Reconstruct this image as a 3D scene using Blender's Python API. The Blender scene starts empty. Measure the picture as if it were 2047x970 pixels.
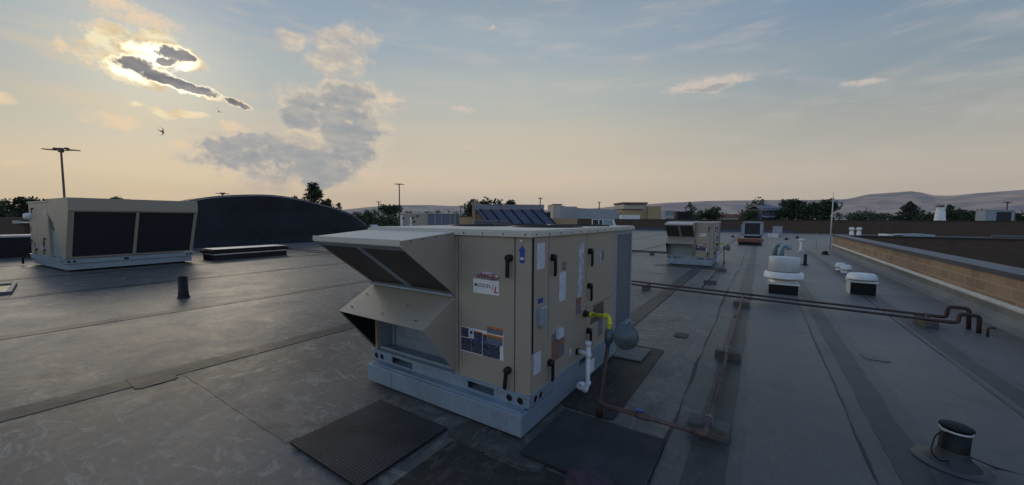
import bpy, bmesh, math, random
from math import sin, cos, radians, pi, atan2, sqrt, hypot
from mathutils import Vector, Matrix
random.seed(7)
SC = bpy.context.scene
COL = SC.collection
# ------------------------------------------------------------------ camera
# world axes follow the building grid: +x runs right along the front of the units, +y away from us
H = 1.75; YAW = radians(33.5); FPX = 750.0; CX, CY = 1023.5, 485.0
PITCH = math.atan(48.5 / 750); ROLL = 0.004
def ray(u, v):
    a = (u - CX) / FPX; b = -(v - CY) / FPX
    a, b = a * cos(ROLL) - b * sin(ROLL), b * cos(ROLL) + a * sin(ROLL)
    y = cos(PITCH) + sin(PITCH) * b; z = -sin(PITCH) + cos(PITCH) * b
    return Vector((a * cos(YAW) - y * sin(YAW), a * sin(YAW) + y * cos(YAW), z))
def far(u, v, Y):
    """world point seen along a bearing at distance Y in front of the photographer"""
    d = ray(u, v)
    f = -d.x * sin(YAW) + d.y * cos(YAW)
    return Vector((0, 0, H)) + d * (Y / f)
cam = bpy.data.cameras.new('camera'); camo = bpy.data.objects.new('camera', cam); COL.objects.link(camo)
camo.matrix_world = (Matrix.Translation((0, 0, H)) @ Matrix.Rotation(YAW, 4, 'Z') @
                     Matrix.Rotation(pi / 2 - PITCH, 4, 'X') @ Matrix.Rotation(ROLL, 4, 'Z'))
cam.sensor_width = 36; cam.lens = 36 * FPX / 2047; cam.clip_start = .05; cam.clip_end = 40000
SC.camera = camo

# ------------------------------------------------------------------ materials
def nodes(name):
    m = bpy.data.materials.new(name); m.use_nodes = True
    nt = m.node_tree; b = nt.nodes['Principled BSDF']
    return m, nt, b
def N(nt, t, **k):
    n = nt.nodes.new(t)
    for a, v in k.items():
        if a.startswith('i_'): n.inputs[a[2:].replace('_', ' ')].default_value = v
        else: setattr(n, a, v)
    return n
def L(nt, a, b): nt.links.new(a, b)
def rgb(c): return (c[0], c[1], c[2], 1)
def mathn(nt, op, a, b=None, c=None, clamp=False):
    n = nt.nodes.new('ShaderNodeMath'); n.operation = op; n.use_clamp = clamp
    for i, x in enumerate((a, b, c)):
        if x is None: continue
        if isinstance(x, (int, float)): n.inputs[i].default_value = x
        else: nt.links.new(x, n.inputs[i])
    return n.outputs[0]
def mixc(nt, f, a, b, mode='MIX'):
    n = nt.nodes.new('ShaderNodeMix'); n.data_type = 'RGBA'; n.blend_type = mode
    for s, x in ((n.inputs[0], f), (n.inputs[6], a), (n.inputs[7], b)):
        if isinstance(x, (int, float)): s.default_value = x
        elif isinstance(x, tuple): s.default_value = rgb(x)
        else: nt.links.new(x, s)
    return n.outputs[2]
def ramp(nt, x, lo, hi):
    n = nt.nodes.new('ShaderNodeMapRange'); n.interpolation_type = 'SMOOTHSTEP'
    nt.links.new(x, n.inputs[0]); n.inputs[1].default_value = lo; n.inputs[2].default_value = hi
    return n.outputs[0]
def noise(nt, vec, scale, detail=5, rough=.55, dist=0.0):
    n = nt.nodes.new('ShaderNodeTexNoise'); n.inputs['Scale'].default_value = scale
    n.inputs['Detail'].default_value = detail; n.inputs['Roughness'].default_value = rough
    n.inputs['Distortion'].default_value = dist
    if vec is not None: nt.links.new(vec, n.inputs['Vector'])
    return n.outputs[0]
def posn(nt, sc=(1, 1, 1), rot=(0, 0, 0)):
    g = nt.nodes.new('ShaderNodeNewGeometry'); m = nt.nodes.new('ShaderNodeMapping')
    m.inputs['Scale'].default_value = sc; m.inputs['Rotation'].default_value = rot
    nt.links.new(g.outputs['Position'], m.inputs['Vector']); return m.outputs[0]
def bump(nt, b, h, strength, dist=.01):
    n = nt.nodes.new('ShaderNodeBump'); n.inputs['Strength'].default_value = strength
    n.inputs['Distance'].default_value = dist
    nt.links.new(h, n.inputs['Height']); nt.links.new(n.outputs[0], b.inputs['Normal'])
def plain(name, c, rough=.6, metal=0, var=.25, scale=3.0, spec=.5, bmp=0, stretch=(1, 1, 1), c2=None):
    m, nt, b = nodes(name)
    p = posn(nt, stretch)
    n1 = noise(nt, p, scale, 6, .6); n2 = noise(nt, p, scale * 7, 4, .6)
    f = mathn(nt, 'ADD', mathn(nt, 'MULTIPLY', n1, .65), mathn(nt, 'MULTIPLY', n2, .35))
    f = ramp(nt, f, .32, .68)
    d = c2 or tuple(x * (1 - var) for x in c)
    L(nt, mixc(nt, f, d, tuple(min(1, x * (1 + var * .4)) for x in c)), b.inputs['Base Color'])
    b.inputs['Metallic'].default_value = metal
    b.inputs['Specular IOR Level'].default_value = spec
    r = mathn(nt, 'ADD', mathn(nt, 'MULTIPLY', n1, .22), rough - .11); L(nt, r, b.inputs['Roughness'])
    if bmp: bump(nt, b, n2, bmp)
    return m
M = {}
def beige(name, base):
    m, nt, b = nodes(name)
    p = posn(nt, (1, 1, 1)); streak = posn(nt, (5, 5, .7))
    n1 = noise(nt, p, 2.2, 6, .6); n2 = noise(nt, streak, 2.0, 6, .65); n3 = noise(nt, p, 45, 3, .5)
    dirt = ramp(nt, mathn(nt, 'ADD', mathn(nt, 'MULTIPLY', n2, .6), mathn(nt, 'MULTIPLY', n1, .4)), .50, .85)
    c = mixc(nt, mathn(nt, 'MULTIPLY', dirt, .4), base, tuple(x * .7 for x in base))
    c = mixc(nt, mathn(nt, 'MULTIPLY', ramp(nt, n3, .62, .8), .25), c, tuple(x * .5 for x in base))
    L(nt, c, b.inputs['Base Color'])
    L(nt, mathn(nt, 'ADD', mathn(nt, 'MULTIPLY', n1, .25), .3), b.inputs['Roughness'])
    bump(nt, b, n1, .08, .02)
    return m
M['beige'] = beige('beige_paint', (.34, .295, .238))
M['beige_top'] = beige('paler_beige_paint', (.52, .49, .43))  # paler beige for top panels and the upper hood
def galv(name, base, metal=.55):
    m, nt, b = nodes(name)
    p = posn(nt)
    v = N(nt, 'ShaderNodeTexVoronoi', i_Scale=38.0); L(nt, p, v.inputs['Vector'])
    n1 = noise(nt, p, 2.5, 6, .6); s = noise(nt, posn(nt, (4, 4, 1)), 3, 5, .6)
    f = mathn(nt, 'ADD', mathn(nt, 'MULTIPLY', n1, .6), mathn(nt, 'MULTIPLY', s, .4))
    c = mixc(nt, ramp(nt, f, .35, .65), tuple(x * .82 for x in base), base)
    c = mixc(nt, .07, c, v.outputs['Color'], 'OVERLAY')
    L(nt, c, b.inputs['Base Color']); b.inputs['Metallic'].default_value = metal
    L(nt, mathn(nt, 'ADD', mathn(nt, 'MULTIPLY', f, .35), .28), b.inputs['Roughness'])
    bump(nt, b, n1, .05, .01)
    return m
M['galv'] = galv('galvanised_steel', (.275, .34, .405), .2)
M['galv_dark'] = galv('weathered_galvanised_steel', (.3, .33, .36))
M['alu'] = galv('spun_aluminium', (.66, .66, .64), .35)
M['white'] = plain('white_paint', (.74, .74, .72), .45, var=.15)
M['fanwhite'] = plain('dulled_white_paint', (.48, .50, .51), .42, var=.12)
M['pvc'] = plain('white_plastic_pipe', (.72, .74, .78), .35, var=.1)
M['black'] = plain('black_rubber', (.010, .010, .012), .6, var=.3, scale=5, spec=.25)
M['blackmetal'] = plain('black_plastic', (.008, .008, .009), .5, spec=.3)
M['membrane_black'] = plain('black_roofing_membrane', (.019, .019, .024), .7, var=.5, scale=.6, bmp=.2, spec=.25)
M['dullyellow'] = plain('worn_yellow_webbing', (.33, .31, .06), .8)
M['rust'] = plain('rusty_gas_pipe', (.125, .08, .072), .7, var=.6, scale=9, c2=(.06, .035, .032))
M['rustdark'] = plain('dark_rusty_pipe', (.06, .035, .032), .7, var=.5, scale=9)
M['yellow'] = plain('yellow_pipe_coating', (.62, .60, .04), .4, var=.2, scale=12)
M['regulator'] = plain('grey_green_cast_metal', (.10, .13, .135), .5, .3, var=.25, scale=10)
M['block'] = plain('weathered_wood_block', (.13, .115, .1), .85, var=.5, scale=14, bmp=.3, stretch=(1, 6, 6))
M['wood'] = plain('grey_weathered_board', (.24, .22, .19), .85, var=.4, scale=10, bmp=.3, stretch=(1, 9, 9))
M['redbox'] = plain('red_sheet_metal', (.20, .07, .05), .6, var=.3)
M['blue'] = plain('blue_sticker', (.015, .06, .32), .35, var=.1)
M['navy'] = plain('navy_label', (.012, .014, .045), .4, var=.2, scale=30)
M['orange'] = plain('orange_label', (.55, .17, .04), .4, var=.1)
M['brick_orange'] = plain('faded_orange_label', (.30, .12, .08), .45, var=.3, scale=40)
M['red'] = plain('red_lettering', (.42, .015, .03), .35, var=.05)
M['ink'] = plain('dark_blue_lettering', (.012, .018, .06), .4, var=.05)
M['maroon'] = plain('maroon_lettering', (.18, .01, .03), .35, var=.05)
M['silverbadge'] = plain('brushed_silver_badge', (.52, .47, .5), .3, .5, var=.2)
M['teal'] = plain('teal_grey_sheet', (.22, .30, .33), .5, .3, var=.2)
M['tan'] = plain('tan_stucco', (.40, .29, .16), .85, var=.12, scale=.4)
M['greywall'] = plain('grey_stucco', (.33, .35, .38), .85, var=.18, scale=.25)
M['palewall'] = plain('pale_stucco', (.46, .44, .40), .85, var=.12, scale=.3)
M['browncap'] = plain('brown_cornice', (.14, .10, .08), .8)
M['housedark'] = plain('dark_slate_siding', (.07, .075, .11), .7)
M['houseroof'] = plain('grey_shingles', (.22, .22, .26), .7)
M['pinkroof'] = plain('faded_red_roof', (.30, .13, .12), .8, var=.15)
M['glass'] = plain('dark_glass', (.02, .025, .03), .12)
M['bark'] = plain('tree_bark', (.06, .045, .035), .9, var=.4)
M['bird'] = plain('dark_feathers', (.04, .034, .03), .8)
M['purple'] = plain('dark_plum_canvas', (.055, .035, .05), .85, var=.4, scale=25, bmp=.3)
M['stripmetal'] = plain('pale_metal_flashing', (.38, .42, .43), .35, .3, var=.25, scale=2)
M['membrane_grey'] = plain('grey_green_wall_membrane', (.15, .16, .155), .6, var=.35, scale=1.1, bmp=.25)
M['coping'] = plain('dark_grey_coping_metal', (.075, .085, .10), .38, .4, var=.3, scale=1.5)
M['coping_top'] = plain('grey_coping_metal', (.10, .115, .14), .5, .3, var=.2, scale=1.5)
M['blackcoping'] = plain('black_coping', (.01, .01, .011), .6)
M['whitecoping'] = plain('white_coping', (.55, .55, .56), .4)
M['leanblue'] = plain('blue_grey_metal_roof', (.075, .085, .12), .45, .2, var=.2, scale=.5)
M['ductblue'] = plain('pale_blue_duct', (.27, .36, .41), .5, .2, var=.15)
def printed(name, paper, ink, sx, sz, thr=.5):
    m, nt, b = nodes(name)
    t = N(nt, 'ShaderNodeTexCoord')
    mp = N(nt, 'ShaderNodeMapping'); mp.inputs['Scale'].default_value = (sx, sx, sz); L(nt, t.outputs['Object'], mp.inputs[0])
    n1 = noise(nt, mp.outputs[0], 1.0, 3, .7)
    mp2 = N(nt, 'ShaderNodeMapping'); mp2.inputs['Scale'].default_value = (9, 9, 14); L(nt, t.outputs['Object'], mp2.inputs[0])
    n2 = noise(nt, mp2.outputs[0], 1.0, 2)
    f = mathn(nt, 'MULTIPLY', ramp(nt, n1, thr, thr + .05), ramp(nt, n2, .36, .5))
    L(nt, mixc(nt, f, paper, ink), b.inputs['Base Color']); b.inputs['Roughness'].default_value = .4
    return m
M['paper'] = printed('printed_white_sheet', (.56, .6, .68), (.22, .25, .33), 60, 170, .54)
M['chart'] = printed('printed_white_label', (.52, .56, .64), (.10, .12, .2), 90, 90, .5)
M['warntext'] = printed('navy_label_with_fine_print', (.012, .014, .045), (.13, .14, .18), 30, 330, .5)
M['greytext'] = printed('grey_label_with_fine_print', (.10, .11, .13), (.20, .21, .24), 40, 300, .5)
M['warnred'] = printed('orange_label_with_fine_print', (.30, .12, .08), (.08, .09, .11), 50, 100, .5)
# roofing membrane: dusty dark sheet
def roofmat(name='dusty_dark_roof_membrane', k=1.0, seed=0.0):
    m, nt, b = nodes(name)
    g = N(nt, 'ShaderNodeNewGeometry'); sx = N(nt, 'ShaderNodeSeparateXYZ'); L(nt, g.outputs['Position'], sx.inputs[0])
    p = posn(nt); pst = posn(nt, (1, 2.6, 1), (0, 0, radians(28))); pst2 = posn(nt, (2.8, 1, 1), (0, 0, radians(-20)))
    big = noise(nt, p, .22, 6, .6, .6); mid = noise(nt, p, 1.1, 9, .68, .8)
    fine = noise(nt, pst, 3.2, 9, .72, 1.4); fine2 = noise(nt, pst2, 4.1, 9, .72, 1.2); grain = noise(nt, p, 60, 4, .6)
    dust = mathn(nt, 'ADD', mathn(nt, 'MULTIPLY', big, .45), mathn(nt, 'MULTIPLY', mid, .55))
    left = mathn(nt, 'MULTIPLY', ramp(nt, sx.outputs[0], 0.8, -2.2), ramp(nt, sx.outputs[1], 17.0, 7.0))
    fleft = ramp(nt, sx.outputs[0], -2.8, -5.5); faraway = ramp(nt, sx.outputs[1], 3.0, 11.0)       # walked side is dustier; fleft and faraway paint sky sheen differences into the colour
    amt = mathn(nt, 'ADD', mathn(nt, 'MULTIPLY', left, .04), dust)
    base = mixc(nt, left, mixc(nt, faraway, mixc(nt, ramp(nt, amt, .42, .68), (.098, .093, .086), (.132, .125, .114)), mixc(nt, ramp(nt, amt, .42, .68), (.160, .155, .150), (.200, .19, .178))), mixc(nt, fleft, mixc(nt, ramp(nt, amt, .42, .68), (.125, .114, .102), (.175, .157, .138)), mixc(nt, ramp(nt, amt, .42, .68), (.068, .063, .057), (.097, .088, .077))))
    s1 = ramp(nt, fine, .50, .62); s2 = ramp(nt, fine2, .51, .63); s3 = ramp(nt, noise(nt, p, 7, 9, .75, 2.0), .57, .68)
    patch = ramp(nt, noise(nt, p, .55, 5, .6, .5), .40, .60)
    sc = mathn(nt, 'MAXIMUM', mathn(nt, 'MULTIPLY', s1, patch), mathn(nt, 'MULTIPLY', s2, mathn(nt, 'SUBTRACT', 1.0, mathn(nt, 'MULTIPLY', patch, .6))))
    sc = mathn(nt, 'MAXIMUM', sc, mathn(nt, 'MULTIPLY', s3, .8))
    sc = mathn(nt, 'MULTIPLY', sc, mathn(nt, 'ADD', mathn(nt, 'MULTIPLY', left, .66), .10))
    c = mixc(nt, sc, base, (.37, .318, .262))
    dk = ramp(nt, noise(nt, p, .9, 7, .6, 1.0), .54, .68)
    c = mixc(nt, mathn(nt, 'MULTIPLY', dk, .5), c, (.04, .042, .048))
    c = mixc(nt, mathn(nt, 'MULTIPLY', grain, .3), c, (.02, .02, .02))
    if k != 1: c = mixc(nt, 1.0, c, (k, k, k), 'MULTIPLY')
    L(nt, c, b.inputs['Base Color'])
    r = mathn(nt, 'ADD', mathn(nt, 'MULTIPLY', mid, .30), mathn(nt, 'MULTIPLY_ADD', fine, .22, .22)); L(nt, r, b.inputs['Roughness'])
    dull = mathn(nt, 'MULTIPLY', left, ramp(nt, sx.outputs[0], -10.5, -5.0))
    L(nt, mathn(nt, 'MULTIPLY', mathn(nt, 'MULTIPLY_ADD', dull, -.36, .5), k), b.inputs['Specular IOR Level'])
    h = mathn(nt, 'ADD', mathn(nt, 'MULTIPLY', mid, .7), mathn(nt, 'ADD', mathn(nt, 'MULTIPLY', fine, .3), mathn(nt, 'MULTIPLY', grain, .05)))
    bump(nt, b, h, .05, .03)
    return m
M['roof'] = roofmat(); M['roofseam'] = roofmat('dark_seam_tape', .58); M['roofband'] = roofmat('overlap_membrane', .88); M['roofpatch'] = roofmat('membrane_patch_with_shade', .36)  # patch tone lowered to paint in the shade beside the front unit
def brickmat(name, c1, c2, mort, bw, bh, rough=.9, axis='x', msize=.012):
    m, nt, b = nodes(name)
    g = N(nt, 'ShaderNodeNewGeometry'); s = N(nt, 'ShaderNodeSeparateXYZ'); L(nt, g.outputs['Position'], s.inputs[0])
    cb = N(nt, 'ShaderNodeCombineXYZ'); L(nt, s.outputs[0 if axis == 'x' else 1], cb.inputs[0]); L(nt, s.outputs[2], cb.inputs[1])
    br = N(nt, 'ShaderNodeTexBrick'); L(nt, cb.outputs[0], br.inputs['Vector'])
    br.inputs['Scale'].default_value = 1; br.inputs['Brick Width'].default_value = bw; br.inputs['Row Height'].default_value = bh
    br.inputs['Mortar Size'].default_value = msize; br.inputs['Color1'].default_value = rgb(c1); br.inputs['Color2'].default_value = rgb(c2)
    br.inputs['Mortar'].default_value = rgb(mort); br.inputs['Mortar Smooth'].default_value = .3
    n1 = noise(nt, posn(nt), 1.4, 7, .65); n2 = noise(nt, posn(nt), 30, 4)
    c = mixc(nt, mathn(nt, 'MULTIPLY', ramp(nt, n1, .45, .7), .35), br.outputs[0], tuple(x * .55 for x in c1))
    c = mixc(nt, mathn(nt, 'MULTIPLY', n2, .25), c, tuple(x * .6 for x in c1))
    L(nt, c, b.inputs['Base Color']); b.inputs['Roughness'].default_value = rough
    bump(nt, b, mathn(nt, 'SUBTRACT', mathn(nt, 'MULTIPLY', n2, .4), br.outputs['Fac']), .5, .01)
    return m
M['blockwall'] = brickmat('tan_concrete_block', (.335, .24, .165), (.22, .155, .108), (.39, .30, .22), .42, .205, axis='y', msize=.016)
M['darkbrick'] = brickmat('dark_brown_brick', (.105, .07, .05), (.085, .058, .043), (.075, .055, .042), .25, .085, axis='x', msize=.008)
# fins / mesh: fine parallel lines
def finmat(name, c, c2, sc, axis=2, rough=.5, metal=.2):
    m, nt, b = nodes(name)
    t = N(nt, 'ShaderNodeTexCoord'); w = N(nt, 'ShaderNodeTexWave', i_Scale=sc); w.bands_direction = 'XYZ'[axis]
    L(nt, t.outputs['Object'], w.inputs[0])
    n1 = noise(nt, t.outputs['Object'], 3, 5)
    cc = mixc(nt, w.outputs[1], c, c2); cc = mixc(nt, mathn(nt, 'MULTIPLY', n1, .45), cc, tuple(x * .5 for x in c))
    L(nt, cc, b.inputs['Base Color']); b.inputs['Roughness'].default_value = rough; b.inputs['Metallic'].default_value = metal
    bump(nt, b, w.outputs[1], .4, .004)
    return m
M['coil'] = finmat('condenser_coil_fins', (.12, .14, .18), (.17, .19, .24), 60)
M['mesh'] = finmat('dark_filter_mesh', (.055, .05, .048), (.085, .078, .075), 45)
M['darkcoil'] = finmat('dark_coil_guard', (.016, .018, .028), (.03, .033, .046), 30, rough=.6)
def matpad():
    m, nt, b = nodes('perforated_rubber_pad')
    t = N(nt, 'ShaderNodeTexCoord'); v = N(nt, 'ShaderNodeTexVoronoi', i_Scale=1.0, i_Randomness=0.0); v.voronoi_dimensions = '2D'
    mp = N(nt, 'ShaderNodeMapping'); mp.inputs['Scale'].default_value = (44, 44, 44); L(nt, t.outputs['Object'], mp.inputs[0]); L(nt, mp.outputs[0], v.inputs['Vector'])
    hole = ramp(nt, v.outputs['Distance'], .42, .30)
    n1 = noise(nt, t.outputs['Object'], 2.2, 6)
    c = mixc(nt, ramp(nt, n1, .35, .65), (.034, .036, .042), (.072, .073, .079))
    L(nt, mixc(nt, hole, c, (.008, .008, .01)), b.inputs['Base Color']); b.inputs['Roughness'].default_value = .6; b.inputs['Specular IOR Level'].default_value = .2
    bump(nt, b, mathn(nt, 'SUBTRACT', 1.0, hole), 1.0, .008)
    return m
M['pad'] = matpad()
def ribpad():
    m, nt, b = nodes('ribbed_rubber_pad')
    t = N(nt, 'ShaderNodeTexCoord'); w = N(nt, 'ShaderNodeTexWave', i_Scale=22.0); w.bands_direction = 'X'; L(nt, t.outputs['Object'], w.inputs[0])
    n1 = noise(nt, t.outputs['Object'], 3, 6)
    c = mixc(nt, ramp(nt, n1, .4, .7), (.022, .023, .028), (.05, .05, .055)); c = mixc(nt, w.outputs[1], mixc(nt, .6, c, (.012, .012, .014)), c)
    L(nt, c, b.inputs['Base Color']); b.inputs['Roughness'].default_value = .6; bump(nt, b, w.outputs[1], .7, .006)
    return m
M['ribpad'] = ribpad()
def leafmat(name, a, c):
    m, nt, b = nodes(name)
    g = N(nt, 'ShaderNodeNewGeometry'); n1 = noise(nt, g.outputs['Position'], .7, 3)
    n2 = noise(nt, g.outputs['Position'], 6, 2)
    f = ramp(nt, mathn(nt, 'ADD', mathn(nt, 'MULTIPLY', n1, .6), mathn(nt, 'MULTIPLY', n2, .4)), .38, .62)
    L(nt, mixc(nt, f, a, c), b.inputs['Base Color']); b.inputs['Roughness'].default_value = .6
    b.inputs['Specular IOR Level'].default_value = .25
    return m
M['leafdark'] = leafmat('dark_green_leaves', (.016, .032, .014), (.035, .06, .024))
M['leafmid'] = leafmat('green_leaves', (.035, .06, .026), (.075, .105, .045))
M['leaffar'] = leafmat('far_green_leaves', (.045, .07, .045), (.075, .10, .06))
M['conifer'] = leafmat('conifer_needles', (.014, .026, .022), (.03, .045, .035))
def hillmat():
    m, nt, b = nodes('dry_grass_hillside')
    p = posn(nt, (.001, .001, .001))
    n1 = noise(nt, p, 2.6, 6, .6, .6); n2 = noise(nt, posn(nt, (.001, .001, .004)), 9, 6, .6, .4)
    f = ramp(nt, mathn(nt, 'ADD', mathn(nt, 'MULTIPLY', n1, .6), mathn(nt, 'MULTIPLY', n2, .4)), .42, .58)
    L(nt, mixc(nt, f, (.60, .42, .32), (.30, .25, .235)), b.inputs['Base Color']); b.inputs['Roughness'].default_value = .95  # darker patches paint the shadows of the hill folds into the colour
    b.inputs['Specular IOR Level'].default_value = .1
    return m
M['hill'] = hillmat()
M['ground'] = plain('asphalt_and_dry_grass', (.07, .068, .06), .9, var=.4, scale=.02)

# ------------------------------------------------------------------ mesh helpers
def mbm(): return bmesh.new()
def bx(bm, x0, x1, y0, y1, z0, z1, bev=0.0, mi=0):
    t = bmesh.new(); bmesh.ops.create_cube(t, size=1)
    for v in t.verts: v.co = Vector((x0 + (v.co.x + .5) * (x1 - x0), y0 + (v.co.y + .5) * (y1 - y0), z0 + (v.co.z + .5) * (z1 - z0)))
    if bev: bmesh.ops.bevel(t, geom=t.edges[:], offset=bev, segments=2, affect='EDGES', profile=.6)
    merge(bm, t, mi)
def merge(bm, t, mi=0, mat=None):
    vm = {}
    for v in t.verts: vm[v] = bm.verts.new(mat @ v.co if mat else v.co)
    for f in t.faces:
        try:
            nf = bm.faces.new([vm[v] for v in f.verts]); nf.material_index = mi; nf.smooth = f.smooth
        except ValueError: pass
    t.free()
def prism(bm, pts, axis, a, b, mi=0):
    """polygon pts (2-D) extruded along axis from a to b"""
    def P(p, w):
        if axis == 'x': return Vector((w, p[0], p[1]))
        if axis == 'y': return Vector((p[0], w, p[1]))
        return Vector((p[0], p[1], w))
    A = [bm.verts.new(P(p, a)) for p in pts]; B = [bm.verts.new(P(p, b)) for p in pts]
    n = len(pts); fs = []
    fs.append(bm.faces.new(A)); fs.append(bm.faces.new(B[::-1]))
    for i in range(n): fs.append(bm.faces.new([A[i], B[i], B[(i + 1) % n], A[(i + 1) % n]]))
    for f in fs: f.material_index = mi
    return fs
def slab(bm, q, th, mi=0):
    """a quad of four corners given real thickness"""
    q = [Vector(p) for p in q]; n = (q[1] - q[0]).cross(q[3] - q[0]).normalized() * th
    A = [bm.verts.new(p) for p in q]; B = [bm.verts.new(p - n) for p in q]
    fs = [bm.faces.new(A), bm.faces.new(B[::-1])]
    for i in range(4): fs.append(bm.faces.new([A[i], B[i], B[(i + 1) % 4], A[(i + 1) % 4]]))
    for f in fs: f.material_index = mi
def lathe(bm, prof, c=(0, 0, 0), seg=32, smooth=True, mat=None, mi=0):
    t = bmesh.new(); rings = []
    for r, z in prof:
        if r < 1e-5: rings.append([t.verts.new((0, 0, z))])
        else: rings.append([t.verts.new((r * cos(2 * pi * i / seg), r * sin(2 * pi * i / seg), z)) for i in range(seg)])
    for a, b in zip(rings, rings[1:]):
        for i in range(seg):
            j = (i + 1) % seg
            if len(a) == 1 and len(b) == 1: continue
            if len(a) == 1: f = t.faces.new([a[0], b[i], b[j]])
            elif len(b) == 1: f = t.faces.new([a[i], a[j], b[0]])
            else: f = t.faces.new([a[i], a[j], b[j], b[i]])
            f.smooth = smooth
    m = Matrix.Translation(c) if mat is None else mat
    merge(bm, t, mi, m)
def tube(bm, pts, r, seg=12, mi=0, fillet=0.0, caps=True):
    pts = [Vector(p) for p in pts]
    if fillet:
        out = [pts[0]]
        for a, b, c in zip(pts, pts[1:], pts[2:]):
            d1 = (a - b); d2 = (c - b); f = min(fillet, d1.length * .49, d2.length * .49)
            p, q = b + d1.normalized() * f, b + d2.normalized() * f
            for k in range(6):
                w = k / 5; out.append(p * (1 - w) ** 2 + b * 2 * w * (1 - w) + q * w * w)
        out.append(pts[-1]); pts = out
    rs = r if isinstance(r, (list, tuple)) else [r] * len(pts)
    rings = []; up = Vector((0, 0, 1)); prev = None
    for i, p in enumerate(pts):
        d = (pts[min(i + 1, len(pts) - 1)] - pts[max(i - 1, 0)]).normalized()
        if prev is None:
            x = d.cross(up)
            if x.length < .05: x = d.cross(Vector((1, 0, 0)))
        else: x = prev - d * prev.dot(d)
        x.normalize(); y = d.cross(x); prev = x
        rings.append([bm.verts.new(p + (x * cos(2 * pi * k / seg) + y * sin(2 * pi * k / seg)) * rs[i]) for k in range(seg)])
    for a, b in zip(rings, rings[1:]):
        for k in range(seg):
            f = bm.faces.new([a[k], a[(k + 1) % seg], b[(k + 1) % seg], b[k]]); f.smooth = True; f.material_index = mi
    if caps:
        for rg in (rings[0], rings[-1]):
            f = bm.faces.new(rg); f.material_index = mi
def obj(name, bm, mats, parent=None, label=None):
    bmesh.ops.recalc_face_normals(bm, faces=bm.faces[:])
    me = bpy.data.meshes.new(name); bm.to_mesh(me); bm.free()
    for m in (mats if isinstance(mats, (list, tuple)) else [mats]): me.materials.append(M[m])
    o = bpy.data.objects.new(name, me); COL.objects.link(o)
    if parent: o.parent = parent
    if label: o['label'] = label
    return o
def box(name, dims, mat, parent=None, bev=0.0, label=None):
    b = mbm(); bx(b, *dims, bev=bev); return obj(name, b, mat, parent, label)
def thing(name, label, cat, loc=(0, 0, 0), rz=0, group=None):
    o = bpy.data.objects.new(name, None); COL.objects.link(o); o.empty_display_size = .2
    o.location = loc; o.rotation_euler = (0, 0, rz); o['label'] = label; o['category'] = cat
    if group: o['group'] = group
    return o
def tag(o, label, cat, group=None):
    o['label'] = label; o['category'] = cat
    if group: o['group'] = group
    return o
def struct(o): o['kind'] = 'structure'; return o
def recentre(o):
    """move a single-mesh thing's origin to its base"""
    vs = [v.co for v in o.data.vertices]
    c = Vector((sum(v.x for v in vs) / len(vs), sum(v.y for v in vs) / len(vs), min(v.z for v in vs)))
    o.data.transform(Matrix.Translation(-c)); o.location = c; return o
def dup(root, loc, label, rz=None, scale=None, group=None):
    r = root.copy(); COL.objects.link(r); r.location = loc; r['label'] = label
    if rz is not None: r.rotation_euler = (0, 0, rz)
    if scale: r.scale = scale
    if group: r['group'] = group
    for ch in list(root.children):
        c = ch.copy(); COL.objects.link(c); c.parent = r
        for g in list(ch.children):
            d = g.copy(); COL.objects.link(d); d.parent = c
    return r
def text(body, size, mat, parent, M4, name='lettering', shear=0.0, spacing=1.0, offset=0.0):
    cu = bpy.data.curves.new('t', 'FONT'); cu.body = body; cu.size = size; cu.extrude = .0008; cu.shear = shear
    cu.align_x = 'CENTER'; cu.align_y = 'CENTER'; cu.space_character = spacing; cu.offset = offset
    t = bpy.data.objects.new('t', cu); COL.objects.link(t)
    dg = bpy.context.evaluated_depsgraph_get()
    me = bpy.data.meshes.new_from_object(t.evaluated_get(dg)); bpy.data.objects.remove(t); bpy.data.curves.remove(cu)
    me.transform(M4); me.materials.clear(); me.materials.append(M[mat]); me.name = name
    o = bpy.data.objects.new(name, me); COL.objects.link(o); o.parent = parent; return o
def front(x, y, z): return Matrix.Translation((x, y, z)) @ Matrix.Rotation(pi / 2, 4, 'X')
def side(x, y, z): return Matrix.Translation((x, y, z)) @ Matrix.Rotation(pi / 2, 4, 'Z') @ Matrix.Rotation(pi / 2, 4, 'X')

# ------------------------------------------------------------------ roof and ground
struct(box('ground', (-6500, 6500, -6500, 6500, -6.4, -6.0), 'ground'))
g = mbm()
bx(g, -60, 3.62, -14, 61, -.30, 0)
struct(obj('roof_deck', g, 'roof'))
struct(box('far_roof_deck', (3.62, 90, 28.85, 61, -.30, -.002), 'roof'))
struct(box('lower_roof', (3.9, 80, -14, 28.4, -3.3, -3.0), 'roof'))
# building body under the roof
b = thing('store_building', 'low store building whose flat roof everything stands on', 'building', (-28, 20, -6))
w = box('wall', (-31.8, 31.4, -33.9, 40.9, 0, 5.69), 'darkbrick', b)

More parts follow.
